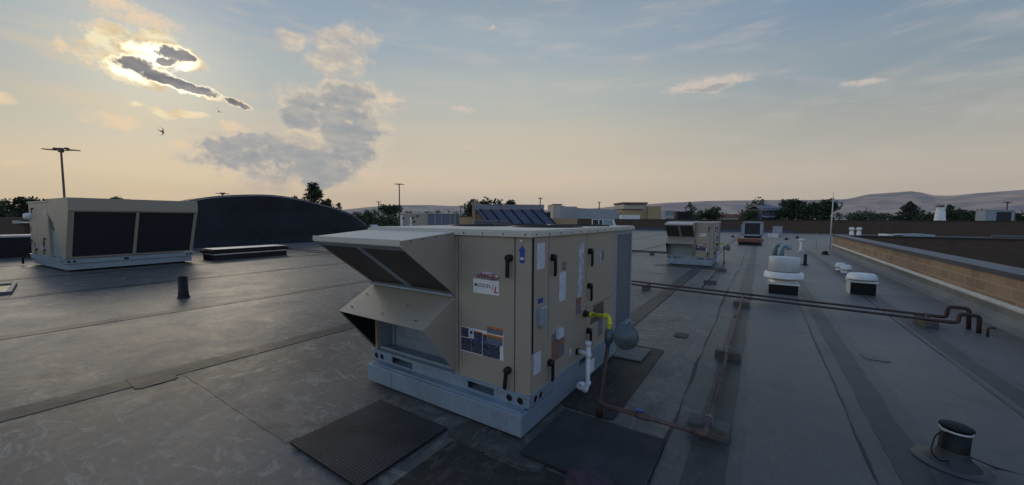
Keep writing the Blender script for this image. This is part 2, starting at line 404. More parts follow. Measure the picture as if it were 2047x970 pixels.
def strip(name, x0, x1, y0, y1, z, mat, wob=0.0, n=60, seed=1):
    """long thin sheet lapped on the deck, with edges that wander a little"""
    rnd = random.Random(seed); g = mbm(); along_y = (y1 - y0) > (x1 - x0)
    a0, a1 = (y0, y1) if along_y else (x0, x1)
    c0, c1 = (x0, x1) if along_y else (y0, y1)
    prev = None; w0 = w1 = 0
    for i in range(n + 1):
        a = a0 + (a1 - a0) * i / n
        w0 = w0 * .7 + rnd.uniform(-1, 1) * wob; w1 = w1 * .7 + rnd.uniform(-1, 1) * wob
        p, q = c0 + w0, c1 + w1
        ring = [(p, a), (q, a)] if along_y else [(a, p), (a, q)]
        top = [g.verts.new((r[0], r[1], z)) for r in ring]; bot = [g.verts.new((r[0], r[1], .0005)) for r in ring]
        if prev:
            g.faces.new([prev[0][0], prev[0][1], top[1], top[0]])
            g.faces.new([prev[0][0], top[0], bot[0], prev[1][0]]); g.faces.new([prev[0][1], prev[1][1], bot[1], top[1]])
        prev = (top, bot)
    return struct(obj(name, g, mat))
# membrane laps running away from us
for i, (s, wd, wob, z) in enumerate([(-5.42, .17, .006, .005), (-9.0, .17, .006, .005), (-13.3, .16, .006, .005), (-17.2, .16, .005, .005), (-22.0, .16, .005, .005), (-1.75, .16, .005, .005)]):
    strip('roof_seam', s - wd / 2 - .12, s + wd / 2, -8, 60, .003, 'roofseam', wob, 120, i)
    strip('roof_lap_edge', s + wd / 2 + .002, s + wd / 2 + .016, -8, 60, .0045, 'black', .002, 120, 60 + i)
for i, (s, wd, y0, y1, wob) in enumerate([(-.33, .50, 2.0, 46, .030), (.95, .46, 1.5, 14.0, .014), (2.2, .36, 3, 27.5, .016)]):
    strip('roof_seam', s - wd / 2, s + wd / 2, y0, y1, .003, 'roofband', wob, 90, 20 + i)
    strip('roof_lap_edge', s - wd / 2 - .012, s - wd / 2 + .002, y0, y1, .004, 'roofpatch', .030 if i == 0 else .006, 90, 20 + i)
    strip('roof_seam', s - (.10 if i else .04), s + (.10 if i else .2), y0, y1, .006, 'roofseam', .010, 90, 30 + i)
for i, (t, x0, x1) in enumerate([(1.42, -5.3, -3.0), (7.0, -9, -5.5), (12.5, -5.3, -1.9), (24, -9, -1.9), (33, -13, 3), (15.2, -13.2, -9.1), (13.9, -1.6, -.6)]):
    strip('roof_seam', x0, x1, t - .045, t + .045, .003, 'roofband', .004, 40, 40 + i)
for i, (x0, x1, y0, y1, mm) in enumerate([(-1.95, -1.05, 1.25, 2.12, 'roofpatch'), (-5.62, -5.2, .98, 1.32, 'roofseam'), (-2.15, -1.35, 2.2, 2.75, 'roofband'),
                                   (-3.1, -2.3, 2.3, 2.75, 'roofband'), (-3.3, -1.0, 14.6, 15.3, 'roofpatch'), (-1.5, -1.0, 3.1, 5.2, 'roofpatch'), (-1.3, -.58, 1.6, 2.22, 'roofpatch'),
                                   (-2.05, -1.2, 2.14, 2.42, 'roofseam'), (1.15, 1.4, 6.3, 6.55, 'roofband'), (-1.02, -.84, 5.9, 6.15, 'roofpatch')]):
    g = mbm(); bx(g, x0, x1, y0, y1, .0005, .0065 + i * .0005)
    bmesh.ops.bevel(g, geom=[e for e in g.edges if abs(e.verts[0].co.z - e.verts[1].co.z) > .002], offset=.03, segments=3, affect='EDGES')
    struct(obj('roof_patch_and_shade', g, mm))  # membrane patches; the darkest also carry painted shade near the front unit
# ------------------------------------------------------------------ rooftop unit
W, LEN = 1.97, 2.77
def handle(parent, x, y, z, face, tilt=0.0):
    g = mbm(); t = bmesh.new()
    lathe(t, [(0, .045), (.027, .045), (.03, .03), (.03, 0), (0, 0)], seg=20)
    bx(t, -.014, .014, -.145, 0, .028, .05, .005)
    bx(t, -.012, .012, -.16, -.14, .024, .044, .004)
    R = Matrix.Rotation(tilt, 4, 'Z')
    merge(g, t, 0, (front(x, y, z) if face == 'f' else side(x, y, z)) @ R)
    return obj('door_handle', g, 'blackmetal', parent)
def sticker(parent, mat, face, a0, a1, z0, z1, th=.003, name='sticker', off=0.0, label=None):
    """thin sheet on the front (x from a0 to a1) or on the side (y from a0 to a1)"""
    if face == 'f': d = (a0, a1, -off - th, -off, z0, z1)
    else: d = (off, off + th, a0, a1, z0, z1)
    g = mbm(); bx(g, d[0], d[1], d[2], d[3], d[4], d[5])
    c = Vector(((d[0] + d[1]) / 2, (d[2] + d[3]) / 2, (d[4] + d[5]) / 2))
    for v in g.verts: v.co -= c
    o = obj(name, g, mat, parent, label); o.location = c; return o
def screws(g, pts, axis, r=.006):
    for p in pts:
        t = bmesh.new(); lathe(t, [(0, .005), (r, .004), (r, 0)], seg=8)
        merge(g, t, 1, {'f': front(*p), 's': side(*p), 't': Matrix.Translation(p)}[axis])
def make_rtu():
    r = thing('rooftop_unit', 'large beige rooftop unit in front with two stacked hoods, badge and many warning labels', 'rooftop unit', (-1.49, 2.52, 0), 0, 'beige rooftop units on galvanised curbs')
    box('curb_base', (-W + .12, -.12, .0, LEN - .75, .0, .03), 'black', r)
    g = mbm(); bx(g, -W + .03, -.01, -.115, LEN - .56, .03, .205, .006)
    bx(g, -W + .06, -.04, -.085, LEN - .60, .2, .222)
    # riveted overlap plates of the curb
    bx(g, -.52, -.14, -.119, -.113, .055, .165); bx(g, -1.80, -1.55, -.119, -.113, .04, .19); bx(g, -.012, -.006, .06, .42, .06, .175)
    obj('curb', g, 'galv', r)
    # base rail: plates split round the fork slots
    g = mbm(); z0, z1 = .222, .315
    for x0, x1 in ((-W, -1.67), (-1.36, -.64), (-.35, 0)): bx(g, x0, x1, -.012, .0, z0, z1)
    for x0, x1 in ((-1.67, -1.36), (-.64, -.35)):
        bx(g, x0, x1, -.012, 0, z0, z0 + .014); bx(g, x0, x1, -.012, 0, z1 - .014, z1)
        bx(g, x0, x1, .10, .11, z0, z1); bx(g, x0, x1, -.02, .1, z0 - .002, z0 + .006)
    for y0, y1 in ((0, .98), (1.22, 1.75), (2.0, LEN)): bx(g, -.012, 0.0, y0, y1, z0, z1)
    for y0, y1 in ((.98, 1.22), (1.75, 2.0)):
        bx(g, -.012, 0, y0, y1, z0, z0 + .014); bx(g, -.012, 0, y0, y1, z1 - .014, z1); bx(g, -.10, -.09, y0, y1, z0, z1)
    bx(g, -W, -W + .012, 0, LEN, z0, z1); bx(g, -W, 0, LEN - .012, LEN, z0, z1)
    bx(g, -W - .012, .014, -.026, .02, z1 - .004, z1 + .012, .003); bx(g, -.02, .014, -.02, LEN + .02, z1 - .004, z1 + .012, .003)
    obj('base_rail', g, 'galv', r)
    for (x, y, f) in ((-.19, -.0125, 'f'), (-.085, -.0125, 'f'), (-W + .05, -.0125, 'f'), (-W + .14, -.0125, 'f'), (.0005, .085, 's'), (.0005, .175, 's'), (.0005, LEN - .07, 's'), (.0005, LEN - .15, 's')):
        g = mbm(); t = bmesh.new(); lathe(t, [(.037, 0), (.037, .005), (.031, .005), (.029, .001)], seg=24); merge(g, t, 0, front(x, y, .267) if f == 'f' else side(x, y, .267))
        t = bmesh.new(); lathe(t, [(.030, .0012), (0, .0012)], seg=24); merge(g, t, 1, front(x, y, .267) if f == 'f' else side(x, y, .267))
        obj('lifting_hole', g, ['galv', 'black'], r)
    # cabinet
    g = mbm(); bx(g, -W + .02, -.02, .26, LEN - .66, .32, 1.60); bx(g, -.74, -.02, .02, .26, .32, 1.6); bx(g, -W + .02, -.74, .02, .26, 1.01, 1.6); bx(g, -W + .02, -.16, LEN - .66, LEN - .02, .32, 1.60)
    bx(g, -.16, -.022, LEN - .66, LEN - .62, .32, 1.6)
    obj('cabinet', g, 'black', r)
    g = mbm(); bx(g, -W, -W + .05, 0, .03, .322, 1.005); bx(g, -.81, -.76, 0, .03, .322, 1.005); bx(g, -W, -.76, 0, .03, 1.005, 1.605, .003); bx(g, -W, -W + .019, .03, LEN, .322, 1.6); bx(g, -.75, -.715, 0, .03, .322, 1.605, .003)
    screws(g, [(x, 0, z) for x, z in ((-.735, 1.5), (-.735, .95), (-.735, .5), (-.755, 1.2), (-.78, .7), (-.77, .42))], 'f'); obj('front_panel', g, ['beige', 'galv_dark'], r)
    g = mbm(); bx(g, -.710, -.152, -.006, .03, .326, 1.60, .004)
    screws(g, [(-.68, -.006, z) for z in (1.42, 1.38, 1.34, .52, .48)] + [(-.64, -.006, z) for z in (1.42, 1.36)] + [(x, -.006, .345) for x in (-.62, -.36, -.2)], 'f', .005)
    d = obj('access_door', g, ['beige', 'galv_dark'], r)
    g = mbm(); bx(g, -.144, 0, 0, .03, .322, 1.605, .003);
    screws(g, [(-.12, 0, 1.49), (-.12, 0, 1.1), (-.1, 0, .62), (-.1, 0, .55), (-.1, 0, .36)], 'f', .005); obj('corner_post', g, ['beige', 'galv_dark'], r)
    g = mbm(); bx(g, -.03, 0, .031, 1.135, .322, 1.60, .003); obj('side_panel', g, 'beige', r)
    g = mbm(); bx(g, -.03, .001, 1.147, 2.05, .322, .80, .003); obj('access_door', g, 'beige', r)
    g = mbm(); bx(g, -.03, .001, 1.147, 1.92, .806, 1.60, .003); bx(g, -.03, -.001, 1.926, 2.05, .806, 1.6, .003)
    screws(g, [(.001, y, z) for y, z in ((1.88, 1.5), (1.88, 1.42), (1.88, 1.3), (1.88, 1.1), (1.88, .9), (1.98, 1.2), (1.98, .95))], 's', .005); obj('access_door', g, ['beige', 'galv_dark'], r)
    # raised control panel door with black gasket
    box('gasket', (-.001, .008, .021, .270, .668, 1.60), 'blackmetal', r)
    g = mbm(); bx(g, .007, .016, .033, .264, .672, 1.597, .003); bx(g, .0, .008, .288, .318, .7, 1.6, .003)
    screws(g, [(.014, .06, .72), (.014, .235, .72), (.014, .08, 1.57), (.014, .2, 1.57), (.014, .06, 1.1)], 's', .007)
    screws(g, [(.008, .303, z) for z in (.78, .9, 1.05, 1.15, 1.3, 1.42, 1.5)], 's', .006); obj('control_panel', g, ['beige', 'galv_dark'], r)
    # coil
    g = mbm(); bx(g, -.06, -.012, 2.14, LEN - .04, .35, 1.55); obj('condenser_coil', g, 'coil', r)
    g = mbm(); bx(g, -.05, .003, 2.05, 2.12, .322, 1.60, .004); bx(g, -.05, .003, LEN - .035, LEN, .322, 1.60, .004); bx(g, -.05, .0, 2.12, LEN - .035, 1.545, 1.60); bx(g, -.05, .0, 2.12, LEN - .035, .322, .36)
    obj('coil_frame', g, 'galv', r)
    # top
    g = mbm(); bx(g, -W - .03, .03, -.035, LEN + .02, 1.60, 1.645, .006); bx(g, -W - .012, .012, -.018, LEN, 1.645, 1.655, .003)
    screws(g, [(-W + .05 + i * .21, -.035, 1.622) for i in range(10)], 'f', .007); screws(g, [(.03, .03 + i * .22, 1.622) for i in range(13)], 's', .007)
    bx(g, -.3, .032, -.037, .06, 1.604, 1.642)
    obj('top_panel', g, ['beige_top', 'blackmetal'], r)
    for x, y in ((-.5, 1.2), (-.5, 2.1), (-1.42, 1.2), (-1.42, 2.1)):
        g = mbm(); lathe(g, [(.39, 0), (.39, .012), (.36, .014), (.35, 0)], (x, y, 1.655), 40)
        for rr in (.08, .16, .24, .32): lathe(g, [(rr - .004, .008), (rr, .013), (rr + .004, .008)], (x, y, 1.655), 32)
        for k in range(6):
            a = k * pi / 3; tube(g, [(x, y, 1.664), (x + .36 * cos(a), y + .36 * sin(a), 1.664)], .004, 5)
        obj('fan_guard', g, 'blackmetal', r)
    # upper intake hood
    XR = -.79; LIP = -.63
    g = mbm(); slab(g, [(-W - .01, LIP, 1.575), (XR + .012, LIP, 1.575), (XR + .012, 0, 1.628), (-W - .01, 0, 1.628)], .006)
    bx(g, -W - .014, XR + .016, LIP - .006, LIP, 1.535, 1.582, .002); bx(g, -W - .01, XR + .01, LIP + .0, LIP + .04, 1.53, 1.536)
    for yy in (-.1, -.25, -.4, -.52): screws(g, [(XR + .012, yy, 1.60 - .053 * (-yy / .63) + .01)], 't', .008)
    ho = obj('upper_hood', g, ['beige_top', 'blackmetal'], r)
    for xs in ((XR, XR + .008), (-W, -W + .008)):
        g = mbm(); prism(g, [(0, 1.62), (LIP, 1.568), (LIP, 1.532), (0, 1.05)], 'x', *xs); obj('side_panel', g, 'beige', ho)
    g = mbm()
    for x0, x1 in ((-W + .01, -1.41), (-1.33, XR - .001)):
        g = mbm(); slab(g, [(x0, LIP + .05, 1.505), (x1, LIP + .05, 1.505), (x1, -.02, 1.08), (x0, -.02, 1.08)], -.02)
        fl = obj('filter', g, 'mesh', ho)
    g = mbm(); slab(g, [(-1.41, LIP + .045, 1.50), (-1.33, LIP + .045, 1.50), (-1.33, -.02, 1.07), (-1.41, -.02, 1.07)], -.03)
    slab(g, [(-W, LIP + .008, 1.532), (XR, LIP + .008, 1.532), (XR, LIP + .06, 1.492), (-W, LIP + .06, 1.492)], -.006); bx(g, -W, XR, -.05, .0, 1.045, 1.07)
    obj('filter_frame', g, 'galv', ho)
    # lower exhaust hood
    ly, lz = -.40, .825
    g = mbm(); slab(g, [(-W - .005, ly, lz), (XR + .006, ly, lz), (XR + .006, 0, 1.04), (-W - .005, 0, 1.04)], .006)
    screws(g, [(-W + .1, -.33, .868), (-W + .1, -.15, .964), (-1.4, -.33, .868), (-.95, -.33, .868), (-1.2, -.2, .938)], 't', .009)
    lo = obj('lower_hood', g, ['beige', 'blackmetal'], r)
    for xs in ((XR, XR + .007), (-W, -W + .007)):
        g = mbm(); prism(g, [(0, 1.036), (ly, lz - .006), (0, .33)], 'x', *xs); obj('side_panel', g, 'beige', lo)
    g = mbm(); prism(g, [(-.002, 1.0), (ly + .02, lz - .02), (-.002, .36)], 'x', -W + .008, -W + .018); bx(g, -W + .01, XR - .01, -.012, -.002, .99, 1.03); obj('hood_painted_shade', g, 'blackmetal', lo)  # black sheets added inside the hood to paint in its deep shade
    g = mbm(); bx(g, -W + .052, -.812, .19, .20, .335, 1.0); bx(g, -W + .052, -W + .06, .03, .19, .335, 1.0); bx(g, -.82, -.812, .03, .19, .335, 1.0)
    bx(g, -W + .05, -.81, -.02, .19, .326, .334)
    for zz in (.45, .60, .75, .90): bx(g, -W + .08, -.84, .180, .191, zz, zz + .014, .003)
    bx(g, -W + .10, -W + .125, .165, .19, .335, 1.0); bx(g, -W + .06, -.82, .03, .05, .335, .36); obj('damper', g, 'galv', lo)
    # fittings on the front
    handle(r, -.19, -.006, 1.43, 'f', -.03); handle(r, -.20, -.006, .50, 'f', -.12)
    for y, z in ((.345, 1.415), (.318, .50), (1.19, 1.41), (1.185, 1.045), (1.185, .565)): handle(r, 0.001, y, z, 's', .03)
    np_ = sticker(r, 'white', 'f', -.572, -.30, 1.105, 1.228, .004, 'nameplate', .006)
    text('MODEL', .044, 'ink', np_, Matrix.Translation((-.035, -.0028, .008)) @ Matrix.Rotation(pi / 2, 4, 'X'), spacing=1.35, offset=.0003)
    text('/', .075, 'ink', np_, Matrix.Translation((.072, -.0028, -.003)) @ Matrix.Rotation(pi / 2, 4, 'X'))
    text('L', .072, 'red', np_, Matrix.Translation((.101, -.0028, -.018)) @ Matrix.Rotation(pi / 2, 4, 'X'), shear=.25, offset=.002)
    bg = mbm(); t = bmesh.new(); lathe(t, [(0, .008), (.9, .008), (1, .004), (1, 0)], seg=40); merge(bg, t, 0, Matrix.Rotation(pi / 2, 4, 'X') @ Matrix.Diagonal((.125, .034, 1, 1)))
    for (w_, h_, xx) in ((.122, .032, 0), (.102, .0275, -.012)):
        pp = [(xx + w_ * cos(a * pi / 20), -.0085, h_ * sin(a * pi / 20)) for a in range(-7, 8)]
        tube(bg, pp, .0022, 6, mi=1)
    bd = obj('badge', bg, ['silverbadge', 'maroon'], r); bd.location = (-.418, -.006, 1.262)
    text('LENNOX', .046, 'maroon', bd, Matrix.Translation((-.018, -.0088, 0)) @ Matrix.Rotation(pi / 2, 4, 'X'), shear=.2, offset=.0015)
    # warning labels
    wl = [('warntext', -.717, -.632, .705, .79), ('paper', -.629, -.572, .71, .795), ('warntext', -.569, -.478, .705, .778), ('warntext', -.717, -.602, .58, .699), ('warntext', -.599, -.478, .58, .699),
          ('warntext', -.472, -.29, .575, .695), ('greytext', -.424, -.262, .70, .765), ('warntext', -.472, -.427, .705, .765), ('greytext', -.424, -.262, .785, .84)]
    for m_, a0, a1, z0, z1 in wl: sticker(r, m_, 'f', a0, a1, z0 - .012, z1 - .012, off=.006, name='warning_label')
    for a0, a1, z0, z1 in ((-.424, -.262, .753, .773), (-.424, -.262, .828, .842), (-.569, -.478, .768, .778), (-.472, -.427, .757, .767)): sticker(r, 'orange', 'f', a0, a1, z0 - .01, z1 - .01, .0042, off=.006, name='warning_label')
    sticker(r, 'white', 'f', -.722, -.257, .560, .7835, .0014, off=.006, name='warning_label')
    sticker(r, 'blue', 'f', -.472, -.262, .686, .693, .0045, off=.006, name='warning_label'); sticker(r, 'blue', 'f', -.62, -.478, .686, .692, .0045, off=.006, name='warning_label')
    gl = mbm(); t = bmesh.new(); lathe(t, [(.017, 0), (0, .001)], seg=5); merge(gl, t, 0, front(-.598, -.0095, .745)); obj('warning_symbol', gl, 'ink', r)
    # arrow
    g = mbm(); prism(g, [(-.022, -.075), (.022, -.075), (.022, .02), (.036, .02), (0, .066), (-.036, .02), (-.022, .02)], 'y', -.002, 0); a = obj('arrow_sticker', g, 'blue', r); a.location = (-.08, 0, 1.47)
    sticker(a, 'white', 'f', -.014, .014, -.05, -.03, .003, off=.0018, name='sticker')
    g = mbm(); t = bmesh.new(); lathe(t, [(.02, 0), (.02, .006), (.014, .006), (.012, .002), (0, .004)], seg=20); merge(g, t, 0, front(-.085, 0, 1.575)); obj('round_badge', g, 'silverbadge', r)
    # side stickers
    sticker(r, 'paper', 's', .065, .195, 1.34, 1.55, off=.016); sticker(r, 'paper', 's', .055, .17, .475, .655, off=.0005)
    sticker(r, 'paper', 's', .50, .635, 1.0, 1.265, off=.0005); sticker(r, 'greytext', 's', .565, .635, 1.275, 1.305, off=.0005); sticker(r, 'greytext', 's', .565, .635, 1.315, 1.35, off=.0005)
    sticker(r, 'chart', 's', .93, 1.05, 1.15, 1.5, off=.0005); sticker(r, 'chart', 's', .92, 1.02, .965, 1.145, off=.0005)
    sticker(r, 'warnred', 's', .88, 1.0, .885, .96, off=.0005); sticker(r, 'greytext', 's', .88, 1.0, .8, .88, off=.0005)
    sticker(r, 'chart', 's', 1.50, 1.555, 1.26, 1.38, off=.0015); sticker(r, 'greytext', 's', 1.557, 1.64, 1.275, 1.385, off=.0015)
    sticker(r, 'warnred', 's', .37, .62, .60, .665, off=.0005); sticker(r, 'greytext', 's', .37, .50, .67, .73, off=.0005); sticker(r, 'warnred', 's', .37, .49, .48, .595, off=.0005); sticker(r, 'greytext', 's', .495, .62, .48, .595, off=.0005)
    sticker(r, 'paper', 's', .44, .54, .675, .76, .03, off=.004); sticker(r, 'greytext', 's', 1.50, 1.63, .41, .50, off=.0015); sticker(r, 'greytext', 's', 1.50, 1.63, .51, .61, off=.0015); sticker(r, 'chart', 's', 1.52, 1.6, .62, .66, off=.0015)
    sticker(r, 'chart', 's', .72, .78, .42, .49, off=.0005); sticker(r, 'white', 's', 1.18, 1.42, .055, .2, off=-.009); sticker(r, 'blue', 's', .09, .17, 1.06, 1.10, off=.016)
    g = mbm(); bx(g, .014, .058, .085, .175, .88, 1.03, .006); lathe(g, [(.012, -.02), (.012, .01)], (.05, .13, .87), 10); screws(g, [(.05, .11, 1.03), (.05, .16, 1.03)], 't', .01); obj('disconnect_switch', g, ['galv', 'alu'], r)
    for k in range(9): sticker(r, 'black', 's', 1.25 + .012 * k, 1.66, .615 + .021 * k, .625 + .021 * k, .006, off=.001, name='louvre')
    # pvc condensate trap
    g = mbm(); R = .023
    tube(g, [(0, .92, .42), (.02, .92, .42)], .032, 14, mi=1)
    tube(g, [(.02, .92, .42), (.09, .92, .42), (.12, .92, .42)], R, 14); tube(g, [(.115, .92, .40), (.115, .92, .44)], .034, 14)
    tube(g, [(.12, .92, .52), (.12, .92, .11), (.12, .86, .06), (.12, .80, .11), (.12, .80, .165), (.12, .72, .165)], R, 14, fillet=.05)
    for z in (.505, .385): tube(g, [(.12, .92, z), (.12, .92, z + .035)], .032, 14)
    tube(g, [(.12, .92, .105), (.12, .92, .14)], .032, 14); tube(g, [(.12, .755, .165), (.12, .72, .165)], .032, 14)
    obj('drain_trap', g, ['pvc', 'black'], r)
    return r
rtu = make_rtu()
dup(rtu, (-1.42, 15.50, 0), 'smaller looking beige rooftop unit in the middle distance with square hood facing us', scale=(.80, .95, 1))

# gas riser with regulator
def gas_riser():
    r = thing('gas_riser', 'dark gas riser with yellow elbow pipe and round grey regulator beside the front unit', 'gas pipe', (-1.12, 3.10, 0), 0, 'gas risers with regulators')
    g = mbm(); tube(g, [(0, 0, .02), (.0, 0, .13), (-.02, .26, .60)], .019, 12); tube(g, [(0, 0, .015), (0, .005, .17)], .030, 12); tube(g, [(-.0, 0, .13), (.035, 0, .13)], .028, 12)
    obj('riser', g, 'rustdark', r)
    A = Vector((-.37, .515, .765)); B = Vector((-.028, .30, .835)); d = (B - A).normalized()
    g = mbm(); tube(g, [A, A + d * .11], .020, 12); tube(g, [A, A + d * .018], .038, 14); tube(g, [A + d * .07, A + d * .115], .028, 12); obj('nipple', g, 'rustdark', r)
    g = mbm(); C_ = Vector((-.026, .285, .68)); tube(g, [A + d * .10, B, C_], .020, 14, fillet=.045)
    tube(g, [A + d * .095, A + d * .15], .027, 14); tube(g, [B - d * .075, B - d * .045], .027, 14); tube(g, [B + Vector((0, 0, -.05)), B + Vector((0, 0, -.08))], .027, 14)
    obj('yellow_pipe', g, 'yellow', r)
    g = mbm(); tube(g, [(-.026, .28, .71), (-.024, .27, .59)], .037, 14); tube(g, [(-.026, .285, .72), (-.026, .285, .70)], .031, 14)
    tube(g, [(-.025, .28, .655), (.08, .30, .66)], .030, 14)
    t = bmesh.new(); lathe(t, [(0, .050), (.03, .047), (.045, .036), (.085, .022), (.096, .010), (.116, .008), (.118, 0), (.116, -.008), (.096, -.010), (.085, -.022), (.04, -.036), (0, -.038)], seg=40)
    for k in range(8):
        a = k * pi / 4; lathe(t, [(0, .014), (.006, .014), (.006, .006)], (.107 * cos(a), .107 * sin(a), 0), 8)
    fm = Matrix.Translation((.125, .31, .665)) @ Matrix.Rotation(radians(28), 4, 'Z') @ Matrix.Rotation(radians(78), 4, 'X')
    merge(g, t, 0, fm); obj('regulator', g, 'regulator', r)
    return r
gr = gas_riser()
dup(gr, (-1.10, 16.1, 0), 'dark gas riser with small regulator beside the unit in the middle distance', scale=(.8, .6, 1))
g = mbm()
tube(g, [(-1.1, 3.09, .13), (-.30, 3.09, .125)], .019, 12); tube(g, [(-.36, 3.09, .125), (-.29, 3.09, .125), (-.29, 3.16, .125)], .027, 12, fillet=.02)
pb = thing('branch_pipe', 'rusty gas branch pipe elbowing along the roof to the front unit', 'gas pipe', (-.3, 3.1, 0)); g2 = g
o = obj('pipe', g2, 'rust', pb); o.location = (.3, -3.1, 0)
g = mbm(); tube(g, [(-.29, 3.13, .125), (-.25, 9.24, .135)], .020, 12)
for y in (5.1, 7.2): tube(g, [(-.28, y, .128), (-.28, y + .05, .128)], .027, 12)
o = obj('pipe', g, 'rust', pb); o.location = (.3, -3.1, 0)
g = mbm(); tube(g, [(-.80, 3.09, .128), (-.70, 3.09, .128)], .028, 12); bx(g, -.79, -.72, 3.07, 3.11, .15, .165, .003); o = obj('valve', g, 'rust', pb); o.location = (.3, -3.1, 0)
g = mbm(); bx(g, -.81, -.74, 3.075, 3.105, .166, .176, .003); o = obj('valve_handle', g, 'blue', pb); o.location = (.3, -3.1, 0)
def mainpipe(name, label, pts, r=.021, grp='long gas pipes across the roof', thick=0):
    g = mbm(); tube(g, pts, r, 12, fillet=.06)
    if thick: tube(g, pts[thick - 1:], r * 1.35, 14, fillet=.055)
    P = [Vector(p) for p in pts]
    for a, b2 in zip(P, P[1:]):
        n = int((b2 - a).length // 3.2)
        for k in range(1, n + 1):
            c = a + (b2 - a) * k / (n + 1); d = (b2 - a).normalized() * .04; tube(g, [c - d, c + d], r * 1.3, 12)
    o = obj(name, g, 'rustdark', None); recentre(o); return tag(o, label, 'gas pipe', grp)
mainpipe('gas_pipe', 'nearer of two long rusty pipes crossing the roof behind the front unit', [(-24, 9.62, .13), (-2.6, 9.32, .13), (2.36, 8.76, .13), (2.66, 8.75, .13), (2.67, 8.78, .27), (2.88, 8.76, .27), (2.88, 8.76, 0)], thick=3)
mainpipe('gas_pipe', 'farther of the two long rusty pipes, looping highest at the block wall', [(-24, 10.02, .14), (-2.6, 9.72, .14), (2.36, 9.14, .14), (2.62, 9.08, .14), (2.63, 9.06, .33), (2.84, 9.0, .33), (2.85, 9.0, 0)], thick=3)
mainpipe('gas_pipe', 'nearer of two thin far pipes running left from the middle unit', [(-14, 18.7, .13), (-3.4, 18.7, .13)], .024)
mainpipe('gas_pipe', 'farther of two thin far pipes running left from the middle unit', [(-14, 19.4, .13), (-3.4, 19.4, .13)], .024)
mainpipe('gas_pipe', 'short branch pipe rising from the long pipes toward the middle unit', [(-1.1, 9.6, .13), (-1.05, 16.1, .13)], .016)
mainpipe('gas_stub', 'short capped pipe stub with small elbow beside the pipe loops', [(2.9, 8.55, 0), (2.9, 8.55, .15), (2.97, 8.52, .15)], .015)
def support(x, y, lab, rz=0, w=.30, d=.10, h=.10):
    g = mbm(); bx(g, -w / 2, w / 2, -d / 2, d / 2, .006, h, .006)
    bx(g, -w / 2 + .01, w / 2 - .01, -d / 2 - .002, d / 2 + .002, .001, .02)
    t = thing('pipe_support', lab, 'pipe support', (x, y, 0), rz, 'wooden blocks under the gas pipes'); obj('block', g, 'block', t)
    g = mbm(); bx(g, -.03, .03, -.02, .02, h, h + .012, .003); tube(g, [(-.028, 0, h + .006), (-.024, 0, h + .045), (0, 0, h + .058), (.024, 0, h + .045), (.028, 0, h + .006)], .004, 6); obj('strap', g, 'galv', t)
support(-.29, 3.36, 'largest wooden support block under the pipe corner nearest us', 0, .30, .16, .10)
support(-.28, 5.35, 'wooden block halfway along the branch pipe toward us', 0, .28, .13, .10)
support(-.26, 8.72, 'wooden block under the branch pipe just before the long pipes', 0, .28, .13, .10)
support(-1.08, 11.3, 'wooden block under the short pipe toward the middle unit', 0, .3, .12, .10)
support(-1.04, 14.2, 'wooden block at the foot of the middle unit riser', 0, .3, .12, .10)
support(-2.3, 9.5, 'wooden block under the long pipes just right of the front unit', pi / 2, .5, .10, .11)
support(2.36, 8.96, 'wide wooden block under the long pipes next to the wall', pi / 2, .56, .16, .105)
support(-4.3, 18.7, 'small block under the nearer far pipe left of the middle unit', 0, .2, .12, .10)
support(-5.9, 19.4, 'small block under the farther far pipe left of the middle unit', 0, .2, .12, .10)

# walkway pads, board, bag
def padthing(label, loc, dims, mat, th=.022):
    g = mbm(); bx(g, -dims[0] / 2, dims[0] / 2, -dims[1] / 2, dims[1] / 2, .011, th, .003); o = obj('walkway_pad', g, mat); o.location = loc
    return tag(o, label, 'rubber mat')
padthing('dimpled black rubber walkway pad on the roof left of the unit corner', (-2.51, 1.78, .006), (.86, .82), 'pad', .028)
padthing('dark ribbed rubber walkway pad on the right side of the front unit', (-.98, 2.63, .006), (.86, .76), 'ribpad', .03)
g = mbm(); bx(g, -.17, .17, -.24, .24, 0, .014, .003)
for i in range(4): bx(g, -.165, .165, -.22 + i * .12, -.21 + i * .12, .014, .016)
o = obj('board', g, 'wood'); o.location = (-1.32, 4.82, .014); tag(o, 'weathered grey board lying flat under the far end of the front unit', 'board')
tb = thing('tool_bag', 'dark plum tool bag with yellow trim at the bottom edge of the roof', 'bag', (-.83, 2.17, 0))
g = mbm(); t = bmesh.new(); bmesh.ops.create_icosphere(t, subdivisions=4, radius=1)
for v in t.verts:
    n_ = .10 * sin(7 * v.co.x + 3 * v.co.z) * cos(6 * v.co.y + 2 * v.co.x) + .05 * sin(17 * v.co.x) * sin(15 * v.co.y)
    c = v.co * (1 + n_); v.co = Vector((c.x * .17, c.y * .11, max(c.z, -.55) * .10 + .055))
for f in t.faces: f.smooth = True
merge(g, t); obj('body', g, 'purple', tb)
g = mbm(); tube(g, [(-.15, -.02, .06), (-.12, -.02, .09), (-.09, -.02, .10), (-.07, -.01, .09)], .010, 8, fillet=.02); tube(g, [(-.02, .0, .125), (.01, .0, .128), (.03, -.0, .12)], .009, 8); obj('handle', g, 'dullyellow', tb)

